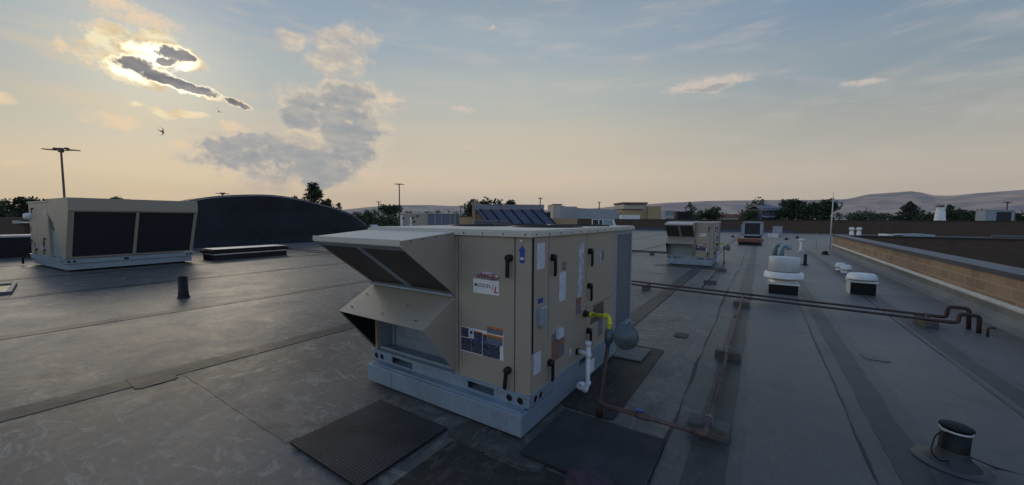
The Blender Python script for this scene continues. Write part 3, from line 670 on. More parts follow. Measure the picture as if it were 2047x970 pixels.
# ------------------------------------------------------------------ big unit on the left
def left_unit():
    r = thing('rooftop_unit', 'tall beige rooftop unit on the left with two dark screens under a wide slanted hood', 'rooftop unit', (-18.03, 2.03, 0), radians(5), 'beige rooftop units on galvanised curbs')
    Y1 = 3.2; X0 = -3.9
    box('curb_base', (X0 + .3, -.35, .15, Y1 - .1, 0, .06), 'black', r)
    g = mbm(); bx(g, X0 + .05, -.02, .02, Y1, .06, .245, .008); bx(g, X0 + .09, -.06, .05, Y1 - .03, .24, .262); obj('curb', g, 'galv', r)
    g = mbm(); bx(g, X0, .02, -.05, Y1 + .05, .262, .40, .004); bx(g, X0 - .02, .04, -.07, Y1 + .07, .40, .415, .003); bx(g, .02, .024, 1.3, 1.42, .29, .36, mi=1)
    for y in (.05, .17, 3.04, 3.15): lathe(g, [(.035, 0), (0, .002)], seg=16, mat=side(.0215, y, .33), mi=1)
    for x in (-.12, -.24, -.9, -1.5, -3.8): lathe(g, [(.035, 0), (0, .002)], seg=16, mat=front(x, -.0515, .33), mi=1)
    obj('base_rail', g, ['galv', 'black'], r)
    g = mbm(); bx(g, X0 + .02, -1.55, -.0, Y1, .416, 2.22, .006); obj('cabinet', g, 'beige', r)
    for (x0, x1) in ((X0 + .04, -2.95), (-2.93, -1.58)):
        g = mbm(); bx(g, x0, x1, -.012, 0, .43, 2.19, .003); obj('access_door', g, 'beige', r)
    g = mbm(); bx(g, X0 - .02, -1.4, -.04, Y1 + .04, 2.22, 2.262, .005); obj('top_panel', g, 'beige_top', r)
    # hood: side cheeks, top, beam, frame, screens
    prof = [(-1.55, 2.30), (0.62, 2.32), (.60, 1.94), (.02, .43), (-.30, .43), (-1.05, 1.55), (-1.55, 1.85)]
    g = mbm()
    for a in ((-.012, 0.0), (Y1, Y1 + .012)): prism(g, prof, 'y', *a)
    bx(g, -1.55, .62, 0, Y1, 2.30, 2.325, .003)
    bx(g, .60, .625, -.014, Y1 + .014, 1.93, 2.326, .004)
    ho = obj('intake_hood', g, 'beige', r)
    def onslope(y0, y1, f0, f1, name, mat, th, off):
        A = Vector((.59 + off, 0, 1.93)); B = Vector((.02 + off, 0, .43))
        p0 = A.lerp(B, f0); p1 = A.lerp(B, f1); g = mbm()
        slab(g, [(p0.x, y0, p0.z), (p1.x, y0, p1.z), (p1.x, y1, p1.z), (p0.x, y1, p0.z)], th); return obj(name, g, mat, ho)
    onslope(.12, 1.52, .03, .97, 'screen', 'darkcoil', .03, -.03); onslope(1.60, Y1 - .08, .03, .97, 'screen', 'darkcoil', .03, -.03)
    onslope(0, .12, 0, 1, 'frame', 'beige', .04, 0); onslope(1.52, 1.60, 0, 1, 'frame', 'beige', .04, 0); onslope(Y1 - .08, Y1, 0, 1, 'frame', 'beige', .04, 0)
    onslope(.12, Y1 - .08, .975, 1, 'frame', 'beige', .04, 0); onslope(.12, Y1 - .08, 0, .025, 'frame', 'beige', .04, 0)
    g = mbm(); bx(g, -1.53, -.42, .05, Y1 - .05, .43, 1.15, .004); prism(g, [(-1.53, 1.15), (-1.53, 1.32), (-.66, 1.15)], 'y', .05, Y1 - .05); obj('exhaust_hood', g, 'teal', r)
    for x, z in ((-3.3, 2.02), (-2.0, 1.0), (-2.1, .62), (-3.1, .60), (-3.65, .9)):
        handle(r, x, -.012, z, 'f', 0)
    for x, z, m_ in ((-3.4, .75, 'greytext'), (-2.6, .7, 'chart'), (-2.25, .8, 'navy'), (-3.75, 1.3, 'navy'), (-1.9, 1.9, 'chart')):
        o = sticker(r, m_, 'f', x - .1, x + .1, z - .1, z + .1, off=.012)
    g = mbm(); lathe(g, [(0, .16), (.09, .15), (.12, .08), (.12, 0)], seg=20, mat=front(-3.72, -.012, 1.75)); obj('gauge_cover', g, 'white', r)
    g = mbm(); tube(g, [(-3.9, -.05, .30), (-3.9, -.22, .30), (-3.9, -.22, .06)], .03, 10, fillet=.05); obj('drain_trap', g, 'blackmetal', r)
    return r
left_unit()

# skylight box on the left
r = thing('roof_hatch', 'long low roof hatch box with pale lid edge on the left roof', 'roof hatch', (-18.2, 5.9, 0), radians(4))
g = mbm(); bx(g, -1.0, .0, 0, 2.85, 0, .26, .006); obj('curb', g, 'membrane_black', r)
g = mbm(); bx(g, -1.02, .02, -.02, 2.87, .22, .262); obj('flashing', g, 'alu', r)
g = mbm(); bx(g, -1.06, .06, -.06, 2.91, .275, .40, .01); bx(g, -.99, -.0, .01, 2.84, .25, .28); bx(g, -.98, -.02, .02, 2.83, .4, .44, .012); obj('lid', g, ['blackmetal'], r)
g = mbm(); bx(g, -1.0, .0, 0, 2.85, .441, .452, .003); obj('lid_sheet', g, 'alu', r)
# low framed skylight at left edge
r = thing('skylight', 'flat dark framed skylight lying low at the left edge', 'skylight', (-14.9, .55, 0), radians(-6))
g = mbm()
for d in ((-.9, .9, -.3, -.22), (-.9, .9, .22, .3), (-.9, -.82, -.22, .22), (.82, .9, -.22, .22)): bx(g, *d, 0, .07, .008)
obj('frame', g, 'coping_top', r); box('glazing', (-.82, .82, -.22, .22, .01, .04), 'glass', r)

# vent pipes
def vent(loc, label, rad, h, flare=2.2, capm=None, grp='plumbing vent pipes on the roof', lean=0.0):
    t = thing('vent_pipe', label, 'vent pipe', loc, 0, grp); t.rotation_euler = (0, lean, 0)
    g = mbm(); lathe(g, [(rad * flare, .001), (rad * flare * .95, .010), (rad * 1.16, .03), (rad * 1.08, .06), (rad * 1.05, h * .28), (rad * 1.01, h * .29)], seg=28); obj('boot', g, 'black', t)
    g = mbm(); lathe(g, [(rad, .02), (rad, h), (rad * .82, h), (rad * .82, h - .06), (0, h - .06)], seg=28); obj('pipe', g, 'blackmetal', t)
    return t
vent((-10.38, 2.78, 0), 'black vent pipe standing on the dusty roof below the left unit', .088, .47, 1.35)
vent((1.48, 18.2, 0), 'thin black vent pipe with flared boot right of the big white exhaust fan', .055, .42, 2.6)
# cut-off pipe bottom right with clamp and cable
t = thing('vent_pipe', 'short black pipe with metal clamp and loose cable in the near right corner', 'vent pipe', (1.215, 3.92, 0), 0, 'plumbing vent pipes on the roof'); t.rotation_euler = (0, radians(3), YAW)
g = mbm(); lathe(g, [(.145, .010), (.13, .022), (.098, .05), (.084, .075), (.082, .10), (.078, .104)], seg=40); obj('boot', g, 'roofseam', t)
g = mbm(); lathe(g, [(.205, .001), (.20, .009), (.13, .012), (0, .012)], seg=48); obj('skirt', g, 'roofband', t)
g = mbm(); lathe(g, [(.077, .02), (.077, .275), (.065, .275), (.065, .22), (0, .22)], seg=36); obj('pipe', g, 'blackmetal', t)
g = mbm(); lathe(g, [(.078, .238), (.083, .238), (.083, .252), (.078, .252)], seg=36); bx(g, -.10, -.078, -.012, .012, .238, .256, .003); obj('clamp', g, 'alu', t)
g = mbm(); lathe(g, [(.0, .288), (.07, .286), (.086, .279), (.088, .268), (.078, .266)], seg=36); obj('cap', g, 'membrane_black', t)
g = mbm(); tube(g, [(-.085, 0, .245), (-.17, -.02, .21), (-.225, -.05, .11), (-.19, -.08, .06), (-.10, -.06, .05)], .0045, 8, fillet=.03); tube(g, [(.10, .02, .06), (.25, -.05, .015), (.8, -.45, .014)], .0045, 8, fillet=.04); obj('cable', g, 'blackmetal', t)

# exhaust fans
t = thing('exhaust_fan', 'tall white drum shaped exhaust fan with wide rim on black square curb', 'exhaust fan', (.50, 11.0, 0), 0, 'exhaust fans on square curbs'); t.scale = (.84, .84, .93)
g = mbm(); bx(g, -.33, .33, -.33, .33, 0, .235, .01); obj('curb', g, 'black', t)
g = mbm(); bx(g, -.36, .36, -.36, .36, .235, .285, .008); lathe(g, [(.35, .285), (.335, .30), (.33, .44), (0, .44)], seg=40); obj('neck', g, 'alu', t)
g = mbm(); lathe(g, [(.38, .40), (.475, .395), (.47, .41), (.465, .50), (.44, .54), (.37, .555), (.36, .53)], seg=56); obj('rim', g, 'white', t)
g = mbm(); lathe(g, [(.352, .50), (.352, .56), (.362, .57), (.372, .90), (.36, .915), (.18, .93), (0, .935)], seg=56)
lathe(g, [(.357, .556), (.357, .568)], seg=56, mi=1); screws(g, [(0, -.365, .62), (.2, -.31, .62)], 'f', .008); obj('drum', g, ['fanwhite', 'blackmetal'], t)
t = thing('exhaust_fan', 'low mushroom shaped exhaust fan with round white lid on black curb', 'exhaust fan', (2.04, 11.9, 0), radians(0), 'exhaust fans on square curbs'); t.scale = (.82, .82, .88)
g = mbm(); bx(g, -.27, .27, -.27, .27, 0, .33, .01); obj('curb', g, 'black', t)
g = mbm(); bx(g, -.285, -.272, -.272, .272, .0, .33); bx(g, -.31, .31, -.31, .31, .32, .37, .008); lathe(g, [(.2, .37), (.2, .42)], seg=24); obj('flashing', g, 'alu', t)
g = mbm(); lathe(g, [(.30, .40), (.345, .395), (.345, .42), (.315, .51), (.27, .545), (.12, .555), (0, .555)], seg=48); obj('lid', g, 'white', t)
# twin little vents
for i, (x, y) in enumerate(((2.36, 17.0), (2.40, 16.3))):
    t = thing('roof_vent', ('small white hooded vent farther from us of the adjacent pair' if i == 0 else 'small white hooded vent nearer to us of the adjacent pair') + ' by the block wall', 'roof vent', (x, y, 0), radians(15), 'small white roof vents')
    g = mbm(); lathe(g, [(.15, 0), (.13, .02), (.11, .12)], seg=20); obj('base', g, 'alu', t)
    g = mbm(); lathe(g, [(.12, .10), (.165, .105), (.16, .14), (.13, .24), (.10, .26), (0, .265)], seg=24); obj('cap', g, 'white', t)
for i, (x, y, lab) in enumerate([(2.75, 24.3, 'small black dome drain near the far end of the block wall'), (-2.2, 42, 'small dark drain dome far off left of the square cooler'), (2.9, 44, 'small dark drain dome far off right of the square cooler'), (1.9, 40, 'small dark drain dome close to the right of the square cooler')]):
    g = mbm(); lathe(g, [(.20, 0), (.19, .02), (.12, .03), (.11, .14), (.06, .17), (0, .175)], seg=16); o = obj('roof_drain', g, 'black'); o.location = (x, y, .004); tag(o, lab, 'roof drain', 'roof drains')
# goosenecks
for i, (x, y, lab) in enumerate([(.62, 21.9, 'left of two blue grey gooseneck ducts behind the big exhaust fan'), (.86, 21.5, 'right of two blue grey gooseneck ducts behind the big exhaust fan')]):
    g = mbm(); tube(g, [(0, 0, 0), (0, 0, .40), (.10, -.02, .56), (.26, -.05, .54), (.28, -.06, .34)], .10, 14, fillet=.16)
    lathe(g, [(.22, 0), (.18, .03), (.14, .05)], seg=18); o = obj('gooseneck_vent', g, 'ductblue' if i else 'teal'); o.location = (x, y, 0); tag(o, lab, 'vent duct', 'gooseneck ducts')
# tall capped vent
t = thing('flue', 'slim white capped flue standing beyond the thin black vent pipe', 'flue', (1.92, 26.0, 0))
g = mbm(); lathe(g, [(.2, 0), (.1, .05), (.08, .08), (.08, .6)], seg=20); obj('pipe', g, 'alu', t); g = mbm(); lathe(g, [(.1, .56), (.15, .57), (.15, .65), (.1, .68), (0, .68)], seg=20); obj('cap', g, 'white', t)
# little bits on the far roof
for i, (x, y, lab) in enumerate([(1.05, 44.2, 'small white box on the far roof right of the cooler'), (1.5, 48.5, 'pale grey box beside the far side of the cooler')]):
    g = mbm(); bx(g, -.4, .4, -.3, .3, 0, .35 if i == 0 else 1.0, .02); bx(g, -.44, .44, -.34, .34, .33 if i == 0 else .96, .37 if i == 0 else 1.02, .01); o = obj('utility_box', g, 'white' if i == 0 else 'greywall'); o.location = (x, y, 0); tag(o, lab, 'utility box')
# square cooler + red curb
t = thing('evaporative_cooler', 'square galvanised cooler with dark grille near the far brown wall', 'cooler', (-.55, 39.6, 0), radians(-6))
g = mbm()
for d in ((-.72, -.56, -.6, .6), (.58, .72, -.6, .6)): bx(g, d[0], d[1], d[2], d[3], .28, 1.52, .01)
bx(g, -.72, .72, -.6, .6, 1.40, 1.54, .01); bx(g, -.72, .72, -.6, .6, .28, .42, .01); bx(g, -.56, .58, -.45, .55, .42, 1.40); obj('housing', g, 'galv', t)
box('grille', (-.56, .58, -.52, -.46, .42, 1.40), 'darkcoil', t); box('curb', (-.6, .6, -.5, .5, 0, .28), 'black', t)
g = mbm(); bx(g, -.9, -.74, -.2, .3, .5, 1.3, .02); obj('control_box', g, 'teal', t)
t = thing('roof_curb', 'red topped empty roof curb in front of the square cooler', 'roof curb', (-.55, 30.4, 0), radians(-8))
box('base', (-.62, .62, -.5, .5, 0, .22), 'black', t); g = mbm(); bx(g, -.68, .68, -.56, .56, .2, .44, .03); obj('cap', g, 'redbox', t)

# ------------------------------------------------------------------ walls of the roof
t = thing('block_wall', 'tan concrete block parapet wall with grey metal coping on the right', 'wall', (3.6, 10, 0))
def lw(name, dims, mat, bev=0): b_ = mbm(); bx(b_, dims[0] - 3.6, dims[1] - 3.6, dims[2] - 10, dims[3] - 10, dims[4], dims[5], bev); return obj(name, b_, mat, t)
lw('blockwork', (3.56, 3.86, -12, 28.6, -3, .80), 'blockwall')
g = mbm(); prism(g, [(3.30 - 3.6, .0), (3.42 - 3.6, .05), (3.53 - 3.6, .14), (3.535 - 3.6, .26), (3.56 - 3.6, .26), (3.56 - 3.6, 0)], 'y', -22, 18.6); obj('membrane_skirt', g, 'membrane_grey', t)
g = mbm(); prism(g, [(3.515 - 3.6, .262), (3.56 - 3.6, .262), (3.56 - 3.6, .335), (3.52 - 3.6, .285)], 'y', -22, 18.6); obj('termination_bar', g, 'stripmetal', t)
for k in range(14):
    y0 = -12 + k * 2.9; y1 = min(y0 + 2.895, 28.65)
    g = mbm(); bx(g, 3.51 - 3.6, 3.525 - 3.6, y0 - 10, y1 - 10, .785, .868); bx(g, 3.895 - 3.6, 3.91 - 3.6, y0 - 10, y1 - 10, .785, .868); obj('coping', g, 'coping', t)
    g = mbm(); prism(g, [(3.505 - 3.6, .869), (3.915 - 3.6, .889), (3.915 - 3.6, .897), (3.505 - 3.6, .877)], 'y', y0 - 10, y1 - 10); obj('coping', g, 'coping_top', t)
t = thing('brick_wall', 'nearer dark brown brick wall across the courtyard with black coping', 'wall', (40, 28.5, -3))
g = mbm(); bx(g, -36.15, 45, 0, .3, 0, 3.78); obj('brickwork', g, 'darkbrick', t); g = mbm(); bx(g, -36.15, 45, -.05, .35, 3.78, 3.86, .01); obj('coping', g, 'blackcoping', t)
t = thing('brick_wall', 'long far dark brown brick wall with black coping along the horizon', 'wall', (0, 61, 0))
g = mbm(); bx(g, -30.8, 90, 0, .4, -.3, 1.60); obj('brickwork', g, 'darkbrick', t); g = mbm(); bx(g, -30.8, 90, -.06, .46, 1.60, 1.69, .01); obj('coping', g, 'blackcoping', t)
g = mbm(); prism(g, [(-.9, 0), (-.5, .12), (-.02, .32), (0, .32), (0, 0)], 'x', -30.8, 3.6); obj('membrane_skirt', g, 'coping_top', t)
t = thing('low_wall', 'low tan wall with grey coping receding across the far right roof', 'wall', (14, 40, 0))
g = mbm(); slab(g, [(-2.5, -5.6, 0), (10.5, -8.8, 0), (10.5, -8.8, .75), (-2.5, -5.6, .75)], .25); obj('blockwork', g, 'blockwall', t); g = mbm(); slab(g, [(-2.5, -5.65, .75), (10.5, -8.85, .75), (10.5, -8.85, .86), (-2.5, -5.65, .86)], .35); obj('coping', g, 'coping_top', t)
# left parapet
t = thing('parapet_wall', 'black membrane parapet with white metal coping at the far left', 'wall', (-26.2, 0, 0))
g = mbm(); bx(g, -.35, 0, -13, 6.2, 0, .86); obj('wall', g, 'membrane_black', t); g = mbm(); bx(g, -.40, .05, -13, 6.25, .86, .95, .01); obj('coping', g, 'whitecoping', t)
# arched black wall
t = thing('arched_wall', 'long black membrane covered wall with curved arched top on the left', 'wall', (-27.5, 11, 0))
ARC = [(5.0, 0.6), (6.6, 2.0), (8.13, 2.73), (9.4, 3.03), (10.8, 3.17), (11.8, 3.25), (13.1, 3.25), (14.9, 3.01), (16.8, 2.6), (18.8, 2.0), (20.1, 1.1), (20.6, .5)]
def ztop(y):
    for (a, p), (b_, q) in zip(ARC, ARC[1:]):
        if y <= b_: f = max(0, (y - a) / (b_ - a)); return p + (q - p) * f
    return .5
def zsm(y): return sum(ztop(y + d) for d in (-.6, -.3, 0, .3, .6)) / 5
g = mbm(); prev = None; nn = 70; Y0, Y1 = 5.0, 20.6
for i in range(nn + 1):
    y = Y0 + (Y1 - Y0) * i / nn; zt = zsm(y); j = .02 * sin(y * 3.1) + .015 * sin(y * 7.7)
    prof = [(.9, .004), (.35, .09), (.05, min(.35, zt * .4)), (-.10 + j, min(1.0, zt * .6)), (-.18, min(1.02, zt * .61)), (-.55 + j, min(2.05, zt * .86)), (-.66, min(2.07, zt * .865)), (-.82, zt - .05), (-.85, zt), (-3.6, zt + .0), (-3.6, 0)]
    ring = [g.verts.new((a, y - 11, z)) for a, z in prof]
    if prev:
        for k in range(len(ring) - 1):
            f = g.faces.new([prev[k], prev[k + 1], ring[k + 1], ring[k]]); f.material_index = 1 if k == 7 else 0
    else: g.faces.new(ring)
    prev = ring
g.faces.new(prev[::-1]); obj('membrane', g, ['membrane_black', 'whitecoping'], t)
g = mbm(); tube(g, [(-.84, Y0 + (Y1 - Y0) * i / nn - 11, zsm(Y0 + (Y1 - Y0) * i / nn) + .02) for i in range(nn + 1)], .035, 6); obj('edge_trim', g, 'coping', t)
g = mbm(); prism(g, [(-.5, 1.15), (.2, .55), (-.2, .55), (-.8, 1.1)], 'y', 9.3, 9.9); obj('end_flashing', g, 'whitecoping', t)

# mast at wall end
g = mbm(); tube(g, [(0, 0, 0), (.03, 0, 3.05)], [.035, .025], 10); tube(g, [(.03, 0, 3.05), (.03, 0, 3.3)], .012, 6); lathe(g, [(.12, 0), (.12, .02), (.03, .03)], seg=12)
o = obj('mast', g, 'whitecoping'); o.location = (3.38, 28.2, .0); tag(o, 'thin white pole standing at the far end of the block wall', 'pole')
for (x, y, h, lab) in ((2.9, 29.5, .95, 'thin grey wire post left of the white pole'), (1.95, 25.2, .0, '')):
    if h:
        g = mbm(); tube(g, [(0, 0, 0), (0, 0, h)], .012, 6); tube(g, [(0, 0, h), (.02, 0, h + .02)], .02, 6); o = obj('wire_post', g, 'galv'); o.location = (x, y, 0); tag(o, lab, 'post')

# ------------------------------------------------------------------ units far behind
def small_unit(u, Y, v0, v1, wpx, lab, rz=0, grp='far air conditioning boxes', mats=('galv', 'darkcoil')):
    a = far(u, v1, Y); zt = far(u, v0, Y).z; wd = wpx / FPX * Y; zb = min(a.z, zt - .2)
    t = thing('air_conditioner', lab, 'air conditioner', (a.x, a.y, zb), rz, grp); h = zt - zb
    g = mbm(); bx(g, -wd / 2, wd / 2, -wd * .25, wd * .25, 0, h, .02); obj('cabinet', g, mats[0], t)
    g = mbm(); bx(g, -wd * .12, wd * .38, -wd * .25 - .03, -wd * .25 + .01, h * .1, h * .88); obj('grille', g, mats[1], t)
    g = mbm(); bx(g, -wd * .52, wd * .52, -wd * .27, wd * .27, h, h + .05, .01); obj('lid', g, mats[0], t)
    return t
small_unit(1987, 46, 421, 446, 44, 'grey air conditioner with dark coil on the roof behind the far right wall', radians(18))
# long beige unit behind the front unit
t = thing('rooftop_unit', 'distant long beige rooftop unit with bluish coil panels seen over the front unit', 'rooftop unit', tuple(far(862, 475, 35).to_2d()) + (0,), YAW, 'beige rooftop units on galvanised curbs')
g = mbm(); bx(g, -2.55, -.1, -1, 1, .3, 2.12, .02); obj('cabinet', g, 'beige', t); g = mbm(); bx(g, -.1, 2.5, -.98, 1, .3, 2.12, .02); obj('coil_section', g, 'coil', t)
g = mbm(); bx(g, -2.6, 2.58, -1.05, 1.05, 2.12, 2.18, .01); obj('top_panel', g, 'beige_top', t); box('curb', (-2.5, 2.5, -.9, .9, 0, .3), 'galv', t)
g = mbm()
for x in (-.1, .6, 1.15, 1.95, 2.4): bx(g, x - .03, x + .03, -1.01, -.97, .3, 2.12)
obj('coil_frame', g, 'galv', t)
g = mbm(); bx(g, -2.56, -2.35, -1.02, -.98, .4, 2.0); bx(g, -1.7, -1.55, -1.02, -.98, .4, 1.8); obj('label_strip', g, 'white', t)
for x, z in ((-2.28, 1.7), (-1.42, 1.75), (-1.3, 1.4), (-1.0, 1.9), (-1.4, .9)):
    g = mbm(); bx(g, x - .07, x + .07, -1.03, -.98, z - .1, z + .1); obj('door_handle', g, 'blackmetal', t)
# purple-grey low unit
p = far(985, 470, 28); t = thing('air_conditioner', 'low flat purple grey equipment box just over the top of the front unit', 'air conditioner', (p.x, p.y, 0), YAW)
zt = far(985, 441, 28).z; g = mbm(); bx(g, -1.3, .45, -.6, .6, .3, zt, .03); bx(g, .5, 1.2, -.6, .6, .3, zt - .02, .03); obj('cabinet', g, 'leanblue', t); box('curb', (-1.2, 1.1, -.5, .5, 0, .3), 'black', t); g = mbm(); bx(g, -1.5, -1.32, -.4, .4, .3, zt, .02); obj('control_box', g, 'beige', t)
# roof hatch house with white frame at far wall
p = far(1207, 448, 60); t = thing('roof_access', 'white framed roof access doors with sloping side in front of the far wall', 'roof access', (p.x, p.y, -.3), YAW)
zt = far(1207, 438.5, 60).z + .3; g = mbm()
for x in (-1.9, -.9, -.25, 1.5): bx(g, x, x + .13, -.1, .1, 0, zt, .01)
bx(g, -1.9, 1.63, -.11, .11, zt - .1, zt, .01); obj('frame', g, 'white', t); box('door', (-1.75, -.92, -.02, .05, 0, zt - .1), 'glass', t); box('door', (-.76, -.27, -.02, .05, 0, zt - .1), 'glass', t); box('panel', (-.1, 1.5, -.02, .05, 0, zt - .1), 'ductblue', t)
g = mbm(); prism(g, [(1.2, zt), (1.55, zt), (2.2, 0), (1.8, 0)], 'y', -.2, -.12); obj('brace', g, 'white', t)
# sloped metal structure
c = far(1010, 440, 50); t = thing('sloped_roof_building', 'rooftop penthouse with dark blue standing seam sloped roof and tan side walls', 'building', (c.x, c.y, 0), YAW)
def hz(v, Y=50, u=1010): return far(u, v, Y).z
zt, zm, zb = hz(411), hz(419), hz(447)
g = mbm(); prism(g, [(-2.9 + .35, 0), (-1.8, 0), (1.6, 0), (3.6, 0), (3.6, zt - .3), (-2.9, zt - .3), (-2.9, zm + .2)], 'x', -4.0, -3.7)
obj('side_wall', g, 'tan', t); g = mbm(); bx(g, -4.3, -3.9, -1.0, 3.5, 0, zt + .15); bx(g, -4.45, -3.75, -1.1, 3.6, zt + .05, zt + .35); obj('side_wall', g, 'tan', t)
g = mbm(); slab(g, [(-3.85, -2.7, zt - .6), (4.6, -2.7, zt - .6), (6.6, -5.2, .55), (-1.6, -5.2, .55)], .15); obj('sloped_roof', g, 'leanblue', t)
g = mbm()
for k in range(7):
    a = Vector((-3.3 + k * 1.28, -2.72, zt - .50)); b_ = Vector((-1.3 + k * 1.28, -5.22, .65)); a.z += .17; b_.z += .17; tube(g, [a, b_], .07, 6)
obj('roof_seams', g, 'blackmetal', t)
g = mbm(); bx(g, -3.85, 4.9, -3.0, 3.5, zt - .65, zt + .02, .03); obj('cap', g, 'houseroof', t); g = mbm(); bx(g, -3.7, 4.6, -2.5, 3.4, 0, zt - .66); obj('wall', g, 'tan', t)
g = mbm(); bx(g, 5.4, 9.5, -.5, 2, 0, hz(436)); obj('side_wall', g, 'tan', t); g = mbm(); bx(g, -9.6, -3.5, -2.2, 2, 0, hz(434)); obj('side_wall', g, 'tan', t); g = mbm(); bx(g, -9.7, -3.4, -2.3, 2.1, hz(434), hz(433), .02); obj('coping', g, 'browncap', t)

# town buildings (street level is 6 m below the roof)
def block(name, lab, u0, u1, v0, Y, depth, mat, cap=None, cat='building', parts=()):
    a = far(u0, v0, Y); b_ = far(u1, v0, Y); c = (a + b_) / 2; wd = (b_ - a).to_2d().length
    t = thing(name, lab, cat, (c.x, c.y, -6), YAW); h = a.z + 6
    g = mbm(); bx(g, -wd / 2, wd / 2, 0, depth, 0, h); obj('wall', g, mat, t)
    if cap: g = mbm(); bx(g, -wd / 2 - .5, wd / 2 + .5, -.5, depth + .5, h - .05, h + cap[1], .05); obj('roof', g, cap[0], t)
    k = wd / (u1 - u0)
    for (n_, p0, p1, q0, q1, mm, dy) in parts:
        z0 = far(p0, q1, Y).z + 6; z1 = far(p0, q0, Y).z + 6
        g = mbm(); bx(g, -wd / 2 + (p0 - u0) * k, -wd / 2 + (p1 - u0) * k, -dy, depth * .5, z0, z1); obj(n_, g, mm, t)
    return t
a = far(1106, 408, 92)
t = thing('store_building', 'grey and cream stucco store with stepped parapet behind the brown wall', 'building', (a.x, a.y, -6), YAW)
def zz(v, u=1106, Y=92): return far(u, v, Y).z + 6
def xx(u, Y=92): return (u - 1106) / FPX * Y
g = mbm(); bx(g, 0, xx(1120), 0, 14, 0, zz(409)); obj('cream_wall', g, 'palewall', t)
g = mbm(); prism(g, [(xx(1120), 0), (xx(1235), 0), (xx(1235), zz(419.5)), (xx(1160), zz(416)), (xx(1127), zz(412.5)), (xx(1120), zz(409.5))], 'y', .1, 14); obj('grey_wall', g, 'greywall', t)
g = mbm(); bx(g, xx(1140), xx(1158), 3, 10, 0, zz(412)); obj('parapet_step', g, 'palewall', t)
g = mbm(); bx(g, xx(1105), xx(1125), -.3, 14, zz(409), zz(408), .05); obj('cornice', g, 'browncap', t)
a = far(1236, 430, 110)
t = thing('tan_building', 'tan stucco shop with stepped front and brown cornices', 'building', (a.x, a.y, -6), YAW)
def zz(v, u=1236, Y=110): return far(u, v, Y).z + 6
def xx(u, Y=110): return (u - 1236) / FPX * Y
for nm, u0, u1, v0, y0, y1, mm in (('wall', 1243, 1284, 419, 0, 12, 'tan'), ('wall', 1271, 1332, 423, 1, 14, 'tan'), ('wall', 1296, 1323, 412, .6, 10, 'tan'), ('tower', 1251, 1297, 408, 2, 12, 'palewall'), ('low_wall', 1236, 1272, 430, -3, -1, 'white'), ('parapet', 1322, 1331, 422.5, .4, 4, 'palewall'), ('low_wall', 1236, 1243, 423, 1, 5, 'greywall')):
    g = mbm(); bx(g, xx(u0), xx(u1), y0, y1, 0, zz(v0)); obj(nm, g, mm, t)
for u0, u1, v0, v1, y0, y1 in ((1248, 1299, 404, 408, 1.4, 12.6), (1240.5, 1286, 417.6, 419.2, -.5, 8)):
    g = mbm(); z0, z1 = zz(v1), zz(v0); prism(g, [(xx(u0) + .4, z0), (xx(u1) - .4, z0), (xx(u1), z1), (xx(u0), z1)], 'y', y0, y1); obj('cornice', g, 'browncap', t)
block('warehouse', 'low dark warehouse roof right of the tan shop', 1330, 1362, 421.5, 130, 20, 'teal', None, parts=[('band', 1330, 1360, 431, 437, 'palewall', .3)])
small_unit(1364, 72, 424, 445, 28, 'black box shaped unit sticking up behind the far wall left of the middle unit', YAW, mats=('blackmetal', 'black'))
block('long_building', 'long low building with faded red roof before the hills', 1440, 1496, 434, 140, 15, 'palewall', ('pinkroof', 1.0))
hb = far(1546, 411, 118)
t = thing('house', 'dark two storey house with grey roof among the trees', 'house', (hb.x, hb.y, -6), YAW); hh = hb.z + 6; k = 118 / FPX
g = mbm(); bx(g, -21 * k, 17 * k, 0, 8, 0, hh - 6 * k); obj('wall', g, 'housedark', t)
g = mbm(); slab(g, [(-21 * k, -.8, hh - 9 * k), (11 * k, -.8, hh - 9 * k), (11 * k, 3.5, hh), (-21 * k, 3.5, hh)], .3); slab(g, [(11 * k, 3.5, hh), (-21 * k, 3.5, hh), (-21 * k, 8.5, hh - 6 * k), (11 * k, 8.5, hh - 6 * k)], .3); obj('roof', g, 'houseroof', t)
g = mbm(); slab(g, [(-23 * k, -2.5, hh - 23 * k), (17 * k, -2.5, hh - 23 * k), (17 * k, .1, hh - 20 * k), (-23 * k, .1, hh - 20 * k)], .25); obj('porch_roof', g, 'houseroof', t)
for x in (-12, 1):
    g = mbm(); bx(g, x * k - .45, x * k + .45, -.08, .02, hh - 17 * k, hh - 13 * k); w_ = obj('window', g, 'palewall', t); g = mbm(); bx(g, x * k - .33, x * k + .33, -.1, -.03, hh - 16.4 * k, hh - 13.6 * k); obj('pane', g, 'glass', w_)
g = mbm(); prism(g, [(13 * k, hh - 10 * k), (17 * k, hh - 10 * k), (17 * k, hh + 1 * k), (15 * k, hh - 1 * k), (13 * k, hh - 3 * k)], 'y', -1, 6); obj('gable', g, 'greywall', t)
block('brick_building', 'brown brick building with flat roof behind the left parapet', -90, 47, 434.5, 48, 20, 'darkbrick', None, parts=[('roof_box', 30, 44, 441, 447, 'palewall', .3), ('light_band', 44, 60, 443.5, 446, 'white', .2)])
